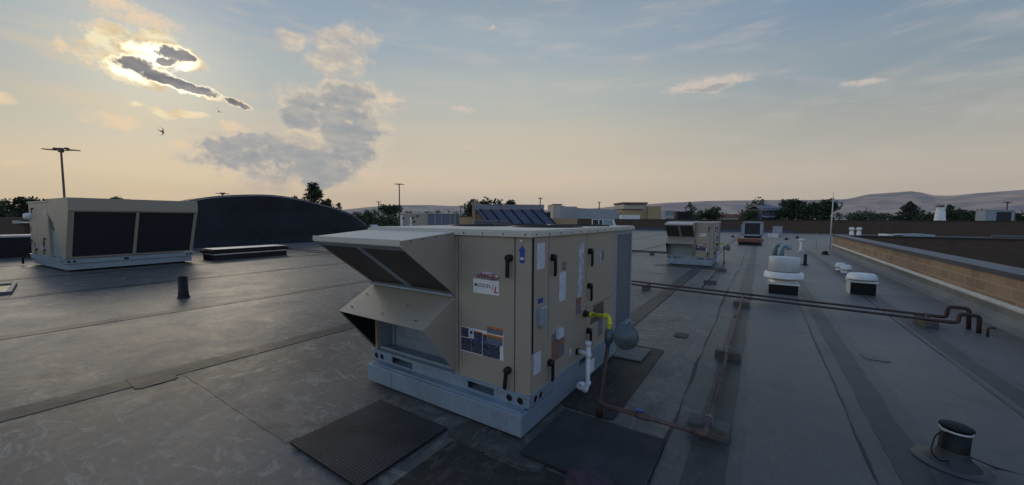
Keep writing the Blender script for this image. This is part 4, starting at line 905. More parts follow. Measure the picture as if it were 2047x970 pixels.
# white vent stack on the far wall roof, small white vents, duct runs
a = far(1878, 446, 55); g = mbm(); h = far(1878, 415, 55).z - a.z; lathe(g, [(.62, 0), (.5, h * .8), (.42, h * .82), (.5, h * .9), (.5, h), (0, h + .02)], seg=20); o = obj('flue', g, 'white'); o.location = (a.x, 62.3, a.z); o.location = far(1878, 446, 55); tag(o, 'stout white flue rising behind the far wall among bushes', 'flue')
for u, lab in ((1702, 'left of two small white capped vents before the far brown wall'), (1716.5, 'right of two small white capped vents before the far brown wall')):
    p = far(u, 472, 40); g = mbm(); lathe(g, [(.2, 0), (.18, .5), (.13, .52), (.13, .62), (.24, .64), (.24, .8), (.16, .92), (0, .95)], seg=16); o = obj('roof_vent', g, 'white'); o.location = (p.x, p.y, 0); tag(o, lab, 'roof vent', 'small white roof vents')
p = far(1775, 474, 30); t = thing('air_conditioner', 'low silver air conditioner on the roof beyond the courtyard', 'air conditioner', (p.x, p.y, 0), YAW + radians(8))
g = mbm(); bx(g, -.5, .0, -.35, .35, 0, .62, .02); bx(g, 0, .75, -.35, .35, 0, .60, .02); obj('cabinet', g, 'alu', t); box('grille', (.05, .72, -.37, -.34, .08, .55), 'darkcoil', t)
p = far(1826, 475, 30); t = thing('duct', 'pale blue rectangular duct run on the roof beyond the courtyard', 'duct', (p.x, p.y, 0), YAW + radians(5))
g = mbm(); bx(g, -1.25, .35, -.4, .4, .05, .63, .02); bx(g, .37, 1.4, -.4, .4, .05, .58, .02); bx(g, .3, .42, -.43, .43, .05, .65, .01); obj('duct_body', g, 'ductblue', t); g = mbm(); bx(g, -1, -.9, -.3, .3, 0, .06); bx(g, .9, 1, -.3, .3, 0, .06); obj('feet', g, 'black', t)

# ------------------------------------------------------------------ lamp posts
def lamp(u, v, Y, lab, span=2.6, heads=2, rz=None):
    p = far(u, v, Y); t = thing('street_lamp', lab, 'lamp post', (p.x, p.y, -6), YAW if rz is None else rz, 'tall parking lot lamp posts'); h = p.z + 6; th = max(1, Y / 45)
    g = mbm(); tube(g, [(0, 0, 0), (0, 0, h)], [.10 * th, .06 * th], 10); lathe(g, [(.35, 0), (.35, .6), (.14, .65)], seg=12); obj('pole', g, 'browncap', t)
    g = mbm(); tube(g, [(-span * .42, 0, h + .08), (0, 0, h - .02), (span * .42, 0, h + .02)], .035 * th, 6); bx(g, -.12, .12, -.12, .12, h - .15, h + .2, .02); obj('arm', g, 'browncap', t)
    for s in (-1, 1):
        g = mbm(); t2 = bmesh.new(); bx(t2, -.42, .42, -.16, .16, -.035 * th, .035 * th, .02); merge(g, t2, 0, Matrix.Translation((s * span * .36, 0, h + (.08 if s < 0 else .03))) @ Matrix.Rotation(radians(4), 4, 'Y'))
        t2 = bmesh.new(); bx(t2, -.1, .1, -.1, .1, -.02, .14, .02); merge(g, t2, 0, Matrix.Translation((s * span * .17, 0, h + .08))); obj('lamp_head', g, 'browncap', t)
lamp(122, 301, 30, 'large twin headed lamp post above the left unit', 2.7)
lamp(798, 369, 85, 'tall twin headed lamp post over the green bushes left of centre', 2.1)
lamp(757, 404, 150, 'shorter looking lamp post just left of the round green bush', 1.8)
lamp(762, 409, 190, 'faintest little lamp post close behind another by the round bush', 1.8)
lamp(445, 388, 60, 'lamp head peeking over the top of the arched black wall', 1.5)
lamp(921, 412, 170, 'thin far lamp post between the long beige unit and the trees', 1.2)
lamp(1080, 397, 105, 'thin lamp post just right of the sloped metal roof', .9)
lamp(1198, 405, 150, 'thin post standing above the grey stucco store', .4)
lamp(2014, 406, 75, 'thin dark lamp post behind the grey unit at far right', 1.0)
lamp(897, 422, 230, 'tiny far lamp post over the coil end of the distant unit', 1.5)

# ------------------------------------------------------------------ trees
def crown(kind, h, w, n, leaf, seed):
    rnd = random.Random(seed); g = mbm(); lobes = []
    if kind == 'conifer':
        for k in range(n):
            f = rnd.random() ** .8; z = h * (1 - f); rr = w * .5 * (f ** .8) * (.75 + .35 * sin(k * .37 + f * 31)); a = rnd.random() * 2 * pi; q = rnd.random() ** .5
            lobes.append(Vector((rr * q * cos(a), rr * q * sin(a), z - .12 * rr * q)))
        pts = lobes
    else:
        m_ = 9 if kind != 'tall' else 12
        for k in range(m_):
            a = rnd.random() * 2 * pi; q = rnd.random() ** .5 * w * .33
            z = h * rnd.uniform(.2, .8)
            shrink = (1 - abs(z / h - .45)) if kind != 'tall' else (1.05 - z / h * .8)
            lobes.append((Vector((q * cos(a) * shrink * 1.1, q * sin(a) * shrink * 1.1, z)), rnd.uniform(.16, .30) * w * (shrink * .6 + .45)))
        lobes.append((Vector((0, 0, h * .45)), w * .36)); pts = []
        for k in range(n):
            c, r_ = rnd.choice(lobes); d = Vector((rnd.gauss(0, 1), rnd.gauss(0, 1), rnd.gauss(0, 1))).normalized()
            pts.append(c + Vector((d.x, d.y, d.z * (.85 if kind != 'tall' else 1.1))) * r_ * (rnd.random() ** .38) * rnd.uniform(.8, 1.12))
    zs = sorted(p.z for p in pts); zt_ = zs[int(len(zs) * .985)]; rs_ = sorted(hypot(p.x, p.y) for p in pts)[int(len(pts) * .97)]
    for p in pts: p.z *= h * .97 / zt_; p.x *= w * .5 / rs_; p.y *= w * .5 / rs_
    for p in pts:
        if p.z < .02 * h: p.z = .02 * h + rnd.random() * .05 * h
        x = Vector((rnd.gauss(0, 1), rnd.gauss(0, 1), rnd.gauss(0, .6))).normalized(); y = x.cross(Vector((rnd.gauss(0, 1), rnd.gauss(0, 1), rnd.gauss(0, 1)))).normalized()
        s = leaf * rnd.uniform(.6, 1.5)
        g.faces.new([g.verts.new(p + x * s), g.verts.new(p + y * s * .55), g.verts.new(p - x * s), g.verts.new(p - y * s * .55)])
    return g
TREEN = [0]
def tree(u, v, Y, wpx, lab, kind='round', mat='leafdark', vb=437, n=1500, grp='trees beyond the roofs', nm=None, cat='tree'):
    TREEN[0] += 1; p = far(u, v, Y); w = wpx / FPX * Y * sqrt(1 + ((u - CX) / FPX) ** 2) * .92; zb = far(u, vb, Y).z - (p.z - far(u, vb, Y).z) * .25 - .5
    h = p.z - zb
    t = thing(nm or ('conifer_tree' if kind == 'conifer' else 'leafy_tree'), lab, cat, (p.x, p.y, -6), random.uniform(0, 6), grp)
    g = crown(kind, h, w, n, max(.10, (h * w * w) ** (1 / 3) * (.045 if n > 1200 else .055)), TREEN[0] * 13); o = obj('crown', g, mat, t); o.location = (0, 0, zb + 6)
    g = mbm(); r0 = min(.35, .05 * (h + 6)); top = zb + 6 + h * .6; tube(g, [(0, 0, 0), (.1, .05, top * .5), (0, 0, top)], [r0, r0 * .7, r0 * .25], 8)
    for k in range(7):
        a = k * 2.4; z = zb + 6 + h * (.05 + .08 * k); tube(g, [(0, 0, z), (w * .2 * cos(a), w * .2 * sin(a), z + h * .14), (w * .33 * cos(a), w * .33 * sin(a), z + h * .3)], [r0 * .4, r0 * .22, .03], 5)
    obj('trunk', g, 'bark', t); return t
tree(6, 398, 70, 38, 'dark leafy tree at the very left edge above the brick building'); tree(36, 394, 62, 34, 'bushy dark tree second from the left edge'); tree(60, 397, 66, 34, 'dark tree just behind the left corner of the left unit')
tree(90, 399, 72, 26, 'dark tree top showing above the doors of the left unit')
tree(232, 393, 90, 20, 'small tree top poking over the left unit hood', n=700); tree(252, 398, 95, 22, 'lower small tree top right beside another over the left unit hood', n=700)
tree(627, 366, 62, 46, 'tallest dark leafy tree rising behind the right shoulder of the arched wall', 'tall', n=1700, vb=425)
tree(655, 398, 62, 36, 'low spreading dark bush right of the tallest tree on the arched wall', n=900, vb=425); tree(676, 405, 70, 18, 'small dark shrub near the right end of the arched wall', 'tall', n=600, vb=430); tree(592, 392, 66, 24, 'small dark shrub left of the tallest tree', n=600, vb=420)
tree(738, 421, 62, 52, 'light green low bush at the right end of the arched wall', mat='leafmid', n=1300, vb=450); tree(778, 410, 58, 56, 'big round green bush beside the tall lamp post', mat='leafmid', n=2000, vb=455)
tree(710, 424, 66, 30, 'small green bush nearest the end of the arched wall', mat='leafmid', n=900, vb=450)
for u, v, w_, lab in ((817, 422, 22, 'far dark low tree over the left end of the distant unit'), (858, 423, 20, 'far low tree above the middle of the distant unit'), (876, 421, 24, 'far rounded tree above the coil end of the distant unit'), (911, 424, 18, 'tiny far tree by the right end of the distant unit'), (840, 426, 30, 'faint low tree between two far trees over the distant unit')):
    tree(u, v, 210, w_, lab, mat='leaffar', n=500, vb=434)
tree(946, 400, 78, 56, 'dark ragged tree left of the sloped metal roof', 'tall', n=1500); tree(988, 399, 82, 66, 'dark tree rising directly behind the sloped metal roof', n=1400); tree(1026, 401, 84, 52, 'dark tree top behind the right part of the sloped roof', n=1100); tree(962, 403, 80, 26, 'narrow dark tree between two others behind the sloped roof', 'tall', n=900)
tree(1101, 424, 100, 28, 'low dark tree between the sloped roof and grey store', n=800); tree(1130, 411.5, 125, 20, 'small ragged tree top behind the grey store parapet', n=500, vb=425)
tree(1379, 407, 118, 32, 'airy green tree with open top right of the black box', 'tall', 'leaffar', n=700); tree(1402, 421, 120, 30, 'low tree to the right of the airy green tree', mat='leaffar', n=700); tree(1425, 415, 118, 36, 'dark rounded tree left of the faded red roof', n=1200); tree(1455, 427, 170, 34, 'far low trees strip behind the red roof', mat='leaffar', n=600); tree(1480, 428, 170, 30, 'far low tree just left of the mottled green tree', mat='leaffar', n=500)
tree(1515, 401, 125, 50, 'mottled green tree on the left side of the house', 'tall', 'leafmid', n=1700); tree(1500, 420, 122, 30, 'lower mottled bush at the left foot of the house', mat='leafmid', n=900)
tree(1583, 399, 112, 50, 'dense dark round tree touching the right side of the house', n=2200); tree(1640, 402, 104, 60, 'dense broad dark dome shaped tree left of the white pole', n=2400); tree(1612, 424, 106, 26, 'small dark tree in the gap between two dense trees', n=700)
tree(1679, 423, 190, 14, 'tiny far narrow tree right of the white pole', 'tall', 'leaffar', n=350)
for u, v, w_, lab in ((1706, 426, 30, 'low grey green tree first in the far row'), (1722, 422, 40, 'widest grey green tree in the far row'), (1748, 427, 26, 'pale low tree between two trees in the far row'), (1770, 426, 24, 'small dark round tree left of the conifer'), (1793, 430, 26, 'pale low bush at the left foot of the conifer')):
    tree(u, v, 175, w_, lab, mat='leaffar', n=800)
tree(1820, 404, 120, 48, 'dark pointed conifer standing before the hills', 'conifer', 'conifer', n=1500)
for u, v, w_, k_, lab in ((1862, 425, 34, 'round', 'low green bush right of the conifer'), (1881, 411, 16, 'tall', 'narrow tree directly above the white flue'), (1893, 409, 14, 'tall', 'tallest slim tree just right of the white flue'), (1908, 412, 20, 'tall', 'slim ragged tree second right of the white flue'), (1918, 421, 34, 'round', 'dark green bush in the middle of the row right of the flue'), (1942, 420, 34, 'round', 'dark green bush touching the far right grey unit'), (1900, 425, 30, 'round', 'dense dark bush right at the foot of the slim trees'), (2040, 425, 30, 'round', 'olive bush at the right edge of the picture')):
    tree(u, v, 110, w_, lab, k_, 'leafdark' if k_ == 'round' else 'leaffar', n=900)

# ------------------------------------------------------------------ hills
prof = [(-900, 436), (0, 434), (560, 432), (700, 426), (790, 421), (850, 423), (895, 418), (940, 420), (1000, 424), (1060, 425), (1120, 421), (1180, 417), (1250, 411), (1340, 405), (1420, 402), (1500, 400.5), (1560, 400), (1620, 400), (1690, 398.5), (1740, 388), (1800, 384), (1822, 382.5), (1840, 384.5), (1868, 391), (1900, 391.5), (1960, 386), (2047, 379), (2300, 370), (3200, 372)]
prof = [(atan2(*(lambda d: (-d.x, d.y))(ray(u, v))), ray(u, v).z / hypot(ray(u, v).x, ray(u, v).y)) for u, v in prof]
prof.sort()
def pel(a):
    if a <= prof[0][0]: return prof[0][1]
    for (a0, e0), (a1, e1) in zip(prof, prof[1:]):
        if a <= a1:
            f = (a - a0) / (a1 - a0); f = f * f * (3 - 2 * f) * .4 + f * .6; return e0 + (e1 - e0) * f
    return prof[-1][1]
from mathutils import noise as mn
def terrain(name, a0, a1, r0, r1, na, nr, elf, rough):
    g = mbm(); rows = []
    for j in range(nr + 1):
        f = j / nr; rr = r0 + (r1 - r0) * f; row = []
        for i in range(na + 1):
            a = a0 + (a1 - a0) * i / na; x, y = -sin(a) * rr, cos(a) * rr
            s = (f / .8) ** 1.15 if f < .8 else 1 - (f - .8) * .8
            rid = 1 - abs(mn.noise(Vector((x / 700, y / 900, 3.3)))) * 2; rid2 = 1 - abs(mn.noise(Vector((x / 260, y / 330, 9.1)))) * 2
            md = 1 + rough * (rid * .7 + rid2 * .3 - .75) * (4 * f * (1 - min(f / .8, 1)) + .03)
            z = H + elf(a) * (r0 + (r1 - r0) * .8) * s * md + (-8 if j == 0 else 0)
            row.append(g.verts.new((x, y, z)))
        rows.append(row)
    for ra, rb in zip(rows, rows[1:]):
        for i in range(na):
            f_ = g.faces.new([ra[i], ra[i + 1], rb[i + 1], rb[i]]); f_.smooth = True
    return struct(obj(name, g, 'hill'))
terrain('hills', radians(-75), radians(95), 2600, 4600, 420, 60, pel, .9)
fr = [(640, 424), (740, 413), (790, 409.5), (860, 409), (900, 411), (940, 411), (1000, 414), (1100, 420), (1180, 428)]
fr = sorted([(atan2(-ray(u, v).x, ray(u, v).y), ray(u, v).z / hypot(ray(u, v).x, ray(u, v).y)) for u, v in fr])
def pel2(a):
    if a <= fr[0][0] or a >= fr[-1][0]: return .0005
    for (b0, e0), (b1, e1) in zip(fr, fr[1:]):
        if a <= b1: return e0 + (e1 - e0) * (a - b0) / (b1 - b0)
terrain('far_hills', fr[0][0], fr[-1][0], 5200, 6300, 90, 12, pel2, .3)

# ------------------------------------------------------------------ birds
def bird(u, v, Y, lab, pts, rz, tilt):
    p = far(u, v, Y); g = mbm()
    # body and wings in one skin: cross-sections along body, wings as swept tapering blades
    tube(g, [(-.12, 0, 0), (-.09, 0, .0), (-.03, 0, 0), (.04, 0, 0), (.09, 0, 0), (.12, 0, 0)], [.004, .012, .026, .028, .018, .006], 10)
    for s in (-1, 1):
        a, b_, c = pts[0 if s < 0 else 1]
        P = [Vector((.04, s * .015, .005)), Vector(a), Vector(b_), Vector(c)]; W_ = [.05, .045, .028, .004]
        prev = None
        for q, w_ in zip(P, W_):
            ring = [g.verts.new(q + Vector((w_ * .5, 0, 0))), g.verts.new(q + Vector((0, 0, .006))), g.verts.new(q - Vector((w_ * .6, 0, 0))), g.verts.new(q - Vector((0, 0, .004)))]
            if prev:
                for k in range(4): g.faces.new([prev[k], prev[(k + 1) % 4], ring[(k + 1) % 4], ring[k]])
            prev = ring
        g.faces.new(prev)
    for s in (-1, 1): g.faces.new([g.verts.new((-.10, 0, .004)), g.verts.new((-.19, s * .045, 0)), g.verts.new((-.14, 0, -.003))])
    o = obj('bird', g, 'bird'); o.location = p; o.rotation_euler = tilt; o.rotation_euler.z = rz; tag(o, lab, 'bird', 'swallows in flight')
bird(323, 263, 17, 'larger dark swallow with curved wings gliding lower in the sky', [((.05, -.10, .03), (.02, -.2, .03), (-.08, -.30, .0)), ((.05, .10, .03), (.02, .18, .03), (-.10, .26, .0))], YAW + radians(70), (radians(60), radians(20), 0))
bird(437, 223, 24, 'smaller dark swallow flying higher beside the bright cloud', [((.05, -.08, .06), (.04, -.14, .1), (-.04, -.2, .12)), ((.05, .08, .06), (.03, .15, .1), (-.08, .22, .1))], YAW + radians(120), (radians(40), radians(10), 0))

# ------------------------------------------------------------------ haze
HAZE = True
if HAZE:
    hz_ = box('haze', (-6800, 6800, -6800, 6800, -7.4, 420), 'black'); hz_['kind'] = 'stuff'
    m = bpy.data.materials.new('haze_air'); m.use_nodes = True; nt = m.node_tree; nt.nodes.clear()
    out = nt.nodes.new('ShaderNodeOutputMaterial'); pv = nt.nodes.new('ShaderNodeVolumePrincipled')
    pv.inputs['Color'].default_value = (1, .91, .84, 1); pv.inputs['Density'].default_value = .00006; pv.inputs['Anisotropy'].default_value = 0
    nt.links.new(pv.outputs[0], out.inputs['Volume']); hz_.data.materials.clear(); hz_.data.materials.append(m)

# ------------------------------------------------------------------ sky
sd = ray(300, 118).normalized(); SUN_EL = math.asin(sd.z); SUN_AZ = atan2(sd.x, sd.y)
wd = bpy.data.worlds.new('World'); SC.world = wd; wd.use_nodes = True; nt = wd.node_tree; nt.nodes.clear()
out = nt.nodes.new('ShaderNodeOutputWorld'); bgn = nt.nodes.new('ShaderNodeBackground'); L(nt, bgn.outputs[0], out.inputs[0])
tc = nt.nodes.new('ShaderNodeTexCoord'); vr = nt.nodes.new('ShaderNodeVectorRotate'); vr.rotation_type = 'Z_AXIS'; vr.inputs['Angle'].default_value = -YAW
L(nt, tc.outputs['Generated'], vr.inputs[0]); sx = nt.nodes.new('ShaderNodeSeparateXYZ'); L(nt, vr.outputs[0], sx.inputs[0])
az = mathn(nt, 'ARCTAN2', sx.outputs[0], sx.outputs[1]); el = mathn(nt, 'ARCSINE', sx.outputs[2])
cq = nt.nodes.new('ShaderNodeCombineXYZ'); L(nt, az, cq.inputs[0]); L(nt, el, cq.inputs[1]); cq.inputs[2].default_value = 1.0; Q = cq.outputs[0]
def ae(u, v):
    d = ray(u, v).normalized(); x = d.x * cos(-YAW) - d.y * sin(-YAW); y = d.x * sin(-YAW) + d.y * cos(-YAW)
    return Vector((atan2(x, y), math.asin(d.z)))
def warp(amp, scale, detail=5):
    n = nt.nodes.new('ShaderNodeTexNoise'); n.inputs['Scale'].default_value = scale; n.inputs['Detail'].default_value = detail; n.inputs['Roughness'].default_value = .6
    L(nt, Q, n.inputs['Vector'])
    s = nt.nodes.new('ShaderNodeVectorMath'); s.operation = 'SUBTRACT'; L(nt, n.outputs['Color'], s.inputs[0]); s.inputs[1].default_value = (.5, .5, .5)
    m = nt.nodes.new('ShaderNodeVectorMath'); m.operation = 'MULTIPLY_ADD'; L(nt, s.outputs[0], m.inputs[0]); m.inputs[1].default_value = (amp, amp, 0); L(nt, Q, m.inputs[2])
    return m.outputs[0]
def dot(src, v):
    n = nt.nodes.new('ShaderNodeVectorMath'); n.operation = 'DOT_PRODUCT'; L(nt, src, n.inputs[0]); n.inputs[1].default_value = v; return n.outputs['Value']
def field(src, blobs):
    """union of ellipses given as (u0,v0,u1,v1,r): long axis between two bearings, half thickness r"""
    res = None
    for (u0, v0, u1, v1, r) in blobs:
        a, b_ = ae(u0, v0), ae(u1, v1); c = (a + b_) / 2; d = b_ - a; ang = atan2(d.y, d.x)
        um = (u0 + u1) / 2; kr = 1 / sqrt(FPX ** 2 + (um - CX) ** 2)
        lx, ly = d.length / 2 + r * kr * .5, r * kr; ca, sa = cos(ang), sin(ang)
        p = dot(src, (ca / lx, sa / lx, -(c.x * ca + c.y * sa) / lx)); q = dot(src, (-sa / ly, ca / ly, (c.x * sa - c.y * ca) / ly))
        f = mathn(nt, 'MULTIPLY_ADD', p, p, mathn(nt, 'MULTIPLY', q, q)); res = f if res is None else mathn(nt, 'MINIMUM', res, f)
    return mathn(nt, 'MULTIPLY_ADD', mathn(nt, 'MINIMUM', res, 3.0), -.5, .5)
def nz(scale, detail=6, rough=.6, rot=0.0, sc=(1, 1, 1), off=(0, 0, 0)):
    mp = nt.nodes.new('ShaderNodeMapping'); mp.inputs['Scale'].default_value = sc; mp.inputs['Rotation'].default_value = (0, 0, rot); mp.inputs['Location'].default_value = off
    L(nt, Q, mp.inputs[0]); return noise(nt, mp.outputs[0], scale, detail, rough)
# clear sky: nishita plus the milky evening veil
sky = nt.nodes.new('ShaderNodeTexSky'); sky.sky_type = 'NISHITA'; sky.sun_disc = False; sky.sun_elevation = SUN_EL; sky.sun_rotation = SUN_AZ
sky.dust_density = 3.0; sky.air_density = 1.2
cr = nt.nodes.new('ShaderNodeValToRGB'); e = cr.color_ramp; e.interpolation = 'EASE'
def sr(c): return tuple(((x / 255) / 12.92 if x / 255 < .04 else ((x / 255 + .055) / 1.055) ** 2.4) for x in c) + (1,)
stops = [(0.0, (216, 196, 172)), (.10, (222, 203, 178)), (.22, (206, 196, 176)), (.36, (184, 188, 182)), (.50, (160, 174, 184)), (.66, (136, 154, 171)), (1.0, (100, 124, 152))]
e.elements[0].position = 0; e.elements[0].color = sr(stops[0][1]); e.elements[1].position = 1; e.elements[1].color = sr(stops[-1][1])
for p_, c_ in stops[1:-1]: x_ = e.elements.new(p_); x_.color = sr(c_)
L(nt, mathn(nt, 'DIVIDE', el, radians(48), clamp=True), cr.inputs[0])
# azimuth: warmer to the left, duller and bluer to the right
right = mathn(nt, 'MULTIPLY', ramp(nt, az, radians(0), radians(56)), mathn(nt, 'MULTIPLY_ADD', ramp(nt, el, radians(3), radians(17)), .55, .45))
veil = mixc(nt, right, cr.outputs[0], mixc(nt, 1.0, cr.outputs[0], (.50, .63, .82), 'MULTIPLY'))
backf = ramp(nt, mathn(nt, 'ABSOLUTE', az), radians(62), radians(140))
veil = mixc(nt, backf, veil, mixc(nt, 1.0, veil, (1.5, 1.62, 1.78), 'MULTIPLY'))  # unseen sky behind us brightened and blued as added fill light
leftw = ramp(nt, az, radians(-4), radians(-46))
veil = mixc(nt, leftw, veil, mixc(nt, ramp(nt, el, radians(1), radians(14)), mixc(nt, 1.0, veil, (1.0, 1.0, .90), 'MULTIPLY'), mixc(nt, 1.0, veil, (.64, .77, .93), 'MULTIPLY')))
skys = mixc(nt, 1.0, sky.outputs[0], (.10, .10, .10), 'MULTIPLY')
base = mixc(nt, .03, veil, skys)
# glow round the hidden sun
dn = nt.nodes.new('ShaderNodeVectorMath'); dn.operation = 'DOT_PRODUCT'; L(nt, tc.outputs['Generated'], dn.inputs[0]); dn.inputs[1].default_value = tuple(sd)
ang = mathn(nt, 'ARCCOSINE', mathn(nt, 'MINIMUM', dn.outputs['Value'], .99999))
def gl(w): return mathn(nt, 'EXPONENT', mathn(nt, 'MULTIPLY', mathn(nt, 'POWER', mathn(nt, 'DIVIDE', ang, radians(w)), 2.0), -1.0))
def addc(a, f, col): return mixc(nt, f, a, mixc(nt, 1.0, a, col, 'ADD'))
base = addc(base, gl(6.5), (.15, .12, .06))
W1 = warp(.075, 9, 7); W2 = warp(.030, 22, 6)
fn = nz(22, 9, .70); fb = nz(75, 6, .7); mb = nz(11, 6, .6, off=(3, 1, 0))
edge = mathn(nt, 'ADD', mathn(nt, 'MULTIPLY', mathn(nt, 'SUBTRACT', fn, .5), 2.0), mathn(nt, 'MULTIPLY', mathn(nt, 'SUBTRACT', fb, .5), 1.1))
def cover(f, lo=.0, hi=.22, amp=1.0): return ramp(nt, mathn(nt, 'MULTIPLY_ADD', edge, amp, f), lo, hi)
soft = mathn(nt, 'MULTIPLY', mathn(nt, 'SUBTRACT', nz(13, 6, .58, off=(2, 4, 0)), .5), 2.3)
def cover2(f, lo, hi, amp): return ramp(nt, mathn(nt, 'MULTIPLY_ADD', soft, amp, mathn(nt, 'MULTIPLY_ADD', edge, .50, f)), lo, hi)
tex = nz(20, 8, .62, radians(10), (1, 2.2, 1), (1, 5, 0))
# thin streaks
st = nz(5, 6, .62, radians(14), (1, 6.5, 1)); sm = ramp(nt, st, .46, .80)
base = mixc(nt, mathn(nt, 'MULTIPLY', sm, .42), base, mixc(nt, leftw, sr((205, 196, 186))[:3], sr((232, 206, 166))[:3]))
st2 = nz(4, 5, .6, radians(-12), (1, 5, 1), (7, 3, 0)); base = mixc(nt, mathn(nt, 'MULTIPLY', ramp(nt, st2, .52, .8), .25), base, sr((214, 196, 178))[:3])
streakf = field(W1, [(-100, 140, 430, 260, 34), (0, 60, 230, 130, 26)])
base = mixc(nt, mathn(nt, 'MULTIPLY', ramp(nt, streakf, 0, .9), .34), base, sr((240, 208, 158))[:3])
# peach wisps
peach = field(W2, [(150, -10, 370, 62, 22), (160, 232, 285, 252, 15), (112, 78, 122, 94, 16), (150, 40, 250, 60, 12), (440, 250, 500, 262, 14), (330, 285, 420, 300, 12), (660, 345, 790, 345, 10), (900, 217, 950, 219, 7), (925, 294, 965, 296, 5), (1340, 180, 1500, 152, 13), (1345, 168, 1440, 184, 10), (1690, 166, 1780, 158, 8), (-30, 190, 40, 200, 12), (975, 52, 990, 54, 4), (740, 195, 800, 200, 9), (-10, 330, 60, 322, 8)])
pm = cover(peach, -.12, .62, 1.0)
base = mixc(nt, mathn(nt, 'MULTIPLY', pm, .72), base, mixc(nt, leftw, sr((218, 201, 190))[:3], sr((250, 218, 178))[:3]))
wisp = field(W1, [(1940, 78, 2100, 10, 16), (1960, 30, 2060, 20, 18), (1880, 250, 2100, 170, 26), (1500, 150, 1900, 190, 18)])
base = mixc(nt, mathn(nt, 'MULTIPLY', cover(wisp, .0, .9, .6), .42), base, sr((186, 184, 186))[:3])
# the tall pale cloud and the big grey bank
pale = field(W1, [(570, 82, 615, 92, 20), (640, 90, 735, 78, 26), (640, 130, 715, 118, 36), (575, 195, 780, 200, 30), (600, 230, 765, 255, 52), (400, 285, 500, 275, 16), (430, 300, 740, 315, 44), (480, 345, 700, 350, 34), (775, 255, 785, 268, 10), (570, 330, 600, 365, 26)])
base = mixc(nt, mathn(nt, 'MULTIPLY', cover2(pale, -.30, .34, .9), .78), base, mixc(nt, ramp(nt, tex, .34, .66), sr((186, 182, 178))[:3], sr((232, 212, 184))[:3]))
grey = field(W1, [(585, 205, 735, 198, 26), (610, 232, 760, 260, 38), (650, 265, 735, 308, 44), (395, 290, 480, 296, 14), (440, 286, 620, 286, 20), (440, 316, 715, 322, 38), (530, 345, 690, 345, 30), (565, 230, 640, 238, 26), (520, 300, 620, 302, 14), (570, 360, 690, 354, 12), (610, 380, 655, 372, 16), (1370, 176, 1465, 168, 6)])
gm = cover2(grey, -.08, .34, .6)
base = mixc(nt, mathn(nt, 'MULTIPLY', cover2(grey, -.20, .14, .7), .38), base, sr((232, 214, 188))[:3])
g2 = field(W1, [(640, 112, 700, 116, 16), (655, 62, 705, 72, 11), (690, 60, 730, 88, 8)])
base = mixc(nt, mathn(nt, 'MULTIPLY', cover2(g2, -.05, .7, .9), .55), base, sr((168, 169, 171))[:3])
base = mixc(nt, mathn(nt, 'MULTIPLY', gm, .88), base, mixc(nt, ramp(nt, tex, .36, .66), sr((152, 158, 163))[:3], sr((176, 174, 171))[:3]))
isl = field(W2, [(545, 268, 665, 288, 12), (600, 290, 650, 296, 8), (690, 240, 705, 245, 5), (640, 210, 650, 212, 5)])
base = mixc(nt, mathn(nt, 'MULTIPLY', cover(isl, -.1, .6, 1.0), .7), base, sr((220, 203, 178))[:3])
rosy = field(W1, [(400, 395, 600, 372, 24), (660, 385, 800, 380, 18), (740, 352, 800, 345, 8)])
base = mixc(nt, mathn(nt, 'MULTIPLY', cover2(rosy, -.1, .8, .6), .5), base, sr((222, 198, 172))[:3])
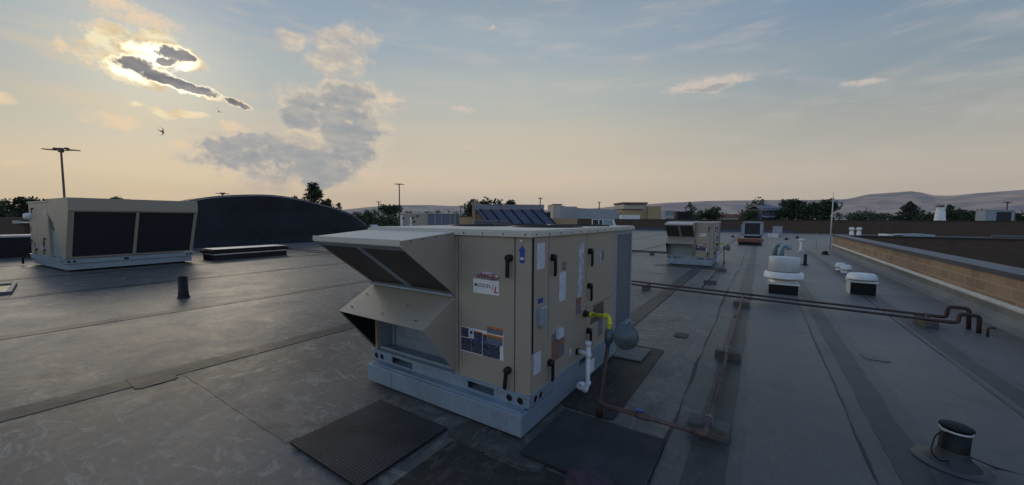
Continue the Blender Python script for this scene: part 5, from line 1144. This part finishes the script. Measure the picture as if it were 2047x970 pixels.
# sunlit cloud in front of the sun
lit = field(W2, [(170, 84, 250, 66, 20), (180, 98, 300, 90, 24), (215, 125, 330, 115, 26), (215, 135, 330, 178, 15), (270, 70, 340, 84, 18), (330, 100, 400, 132, 20), (300, 155, 440, 198, 9), (455, 200, 500, 211, 6), (258, 205, 280, 208, 5), (290, 215, 350, 232, 8), (345, 228, 412, 232, 8)])
near = gl(3.1); mid_ = gl(8)
litc = mixc(nt, mid_, sr((244, 214, 174))[:3], mixc(nt, ramp(nt, tex, .36, .62), sr((222, 196, 150))[:3], sr((255, 244, 206))[:3]))
base = mixc(nt, mathn(nt, 'MULTIPLY', cover(lit, -.26, .30, .95), .92), base, litc)
hot = field(W2, [(275, 108, 350, 118, 14), (250, 92, 330, 100, 10), (236, 140, 300, 168, 9), (345, 140, 395, 132, 7), (300, 160, 420, 192, 8)])
base = addc(base, mathn(nt, 'MULTIPLY', cover(hot, -.3, .6, .8), mid_), (.9, .85, .66))
dark = field(W2, [(236, 124, 330, 150, 13), (245, 128, 300, 130, 15), (280, 147, 435, 194, 9), (320, 154, 400, 180, 7), (308, 97, 383, 118, 14), (312, 120, 350, 122, 9), (454, 200, 498, 212, 5), (372, 120, 393, 118, 6)])
rim = mathn(nt, 'MULTIPLY', cover(dark, -.34, .02, .8), mid_)
base = addc(base, mathn(nt, 'MULTIPLY', rim, .75), (.8, .70, .48))
base = mixc(nt, mathn(nt, 'MULTIPLY', cover(dark, -.06, .26, .85), .95), base, mixc(nt, ramp(nt, tex, .34, .68), sr((98, 101, 113))[:3], sr((142, 140, 144))[:3]))
dk2 = field(W2, [(240, 72, 262, 78, 7), (268, 84, 290, 88, 8), (215, 84, 225, 86, 5)])
base = mixc(nt, mathn(nt, 'MULTIPLY', cover(dk2, -.1, .6, .6), .5), base, sr((190, 176, 160))[:3])
# unseen sky overhead brightened to add slightly blue fill light
zen = ramp(nt, el, radians(38), radians(80)); base = mixc(nt, zen, base, mixc(nt, 1.0, base, (1.3, 1.33, 1.38), 'MULTIPLY'))
L(nt, base, bgn.inputs[0]); bgn.inputs[1].default_value = 1.0
wd.cycles.sampling_method = 'MANUAL'; wd.cycles.sample_map_resolution = 1024

# ------------------------------------------------------------------ sun
sl = bpy.data.lights.new('sun', 'SUN'); so = bpy.data.objects.new('sun', sl); COL.objects.link(so)
sl.energy = .5; sl.angle = radians(24); sl.color = (1, .84, .62)
so.rotation_euler = (-sd).to_track_quat('-Z', 'Y').to_euler(); so.location = (0, 0, 20)
SC.view_settings.view_transform = 'Standard'; SC.view_settings.look = 'None'; SC.view_settings.exposure = 0; SC.view_settings.gamma = 1
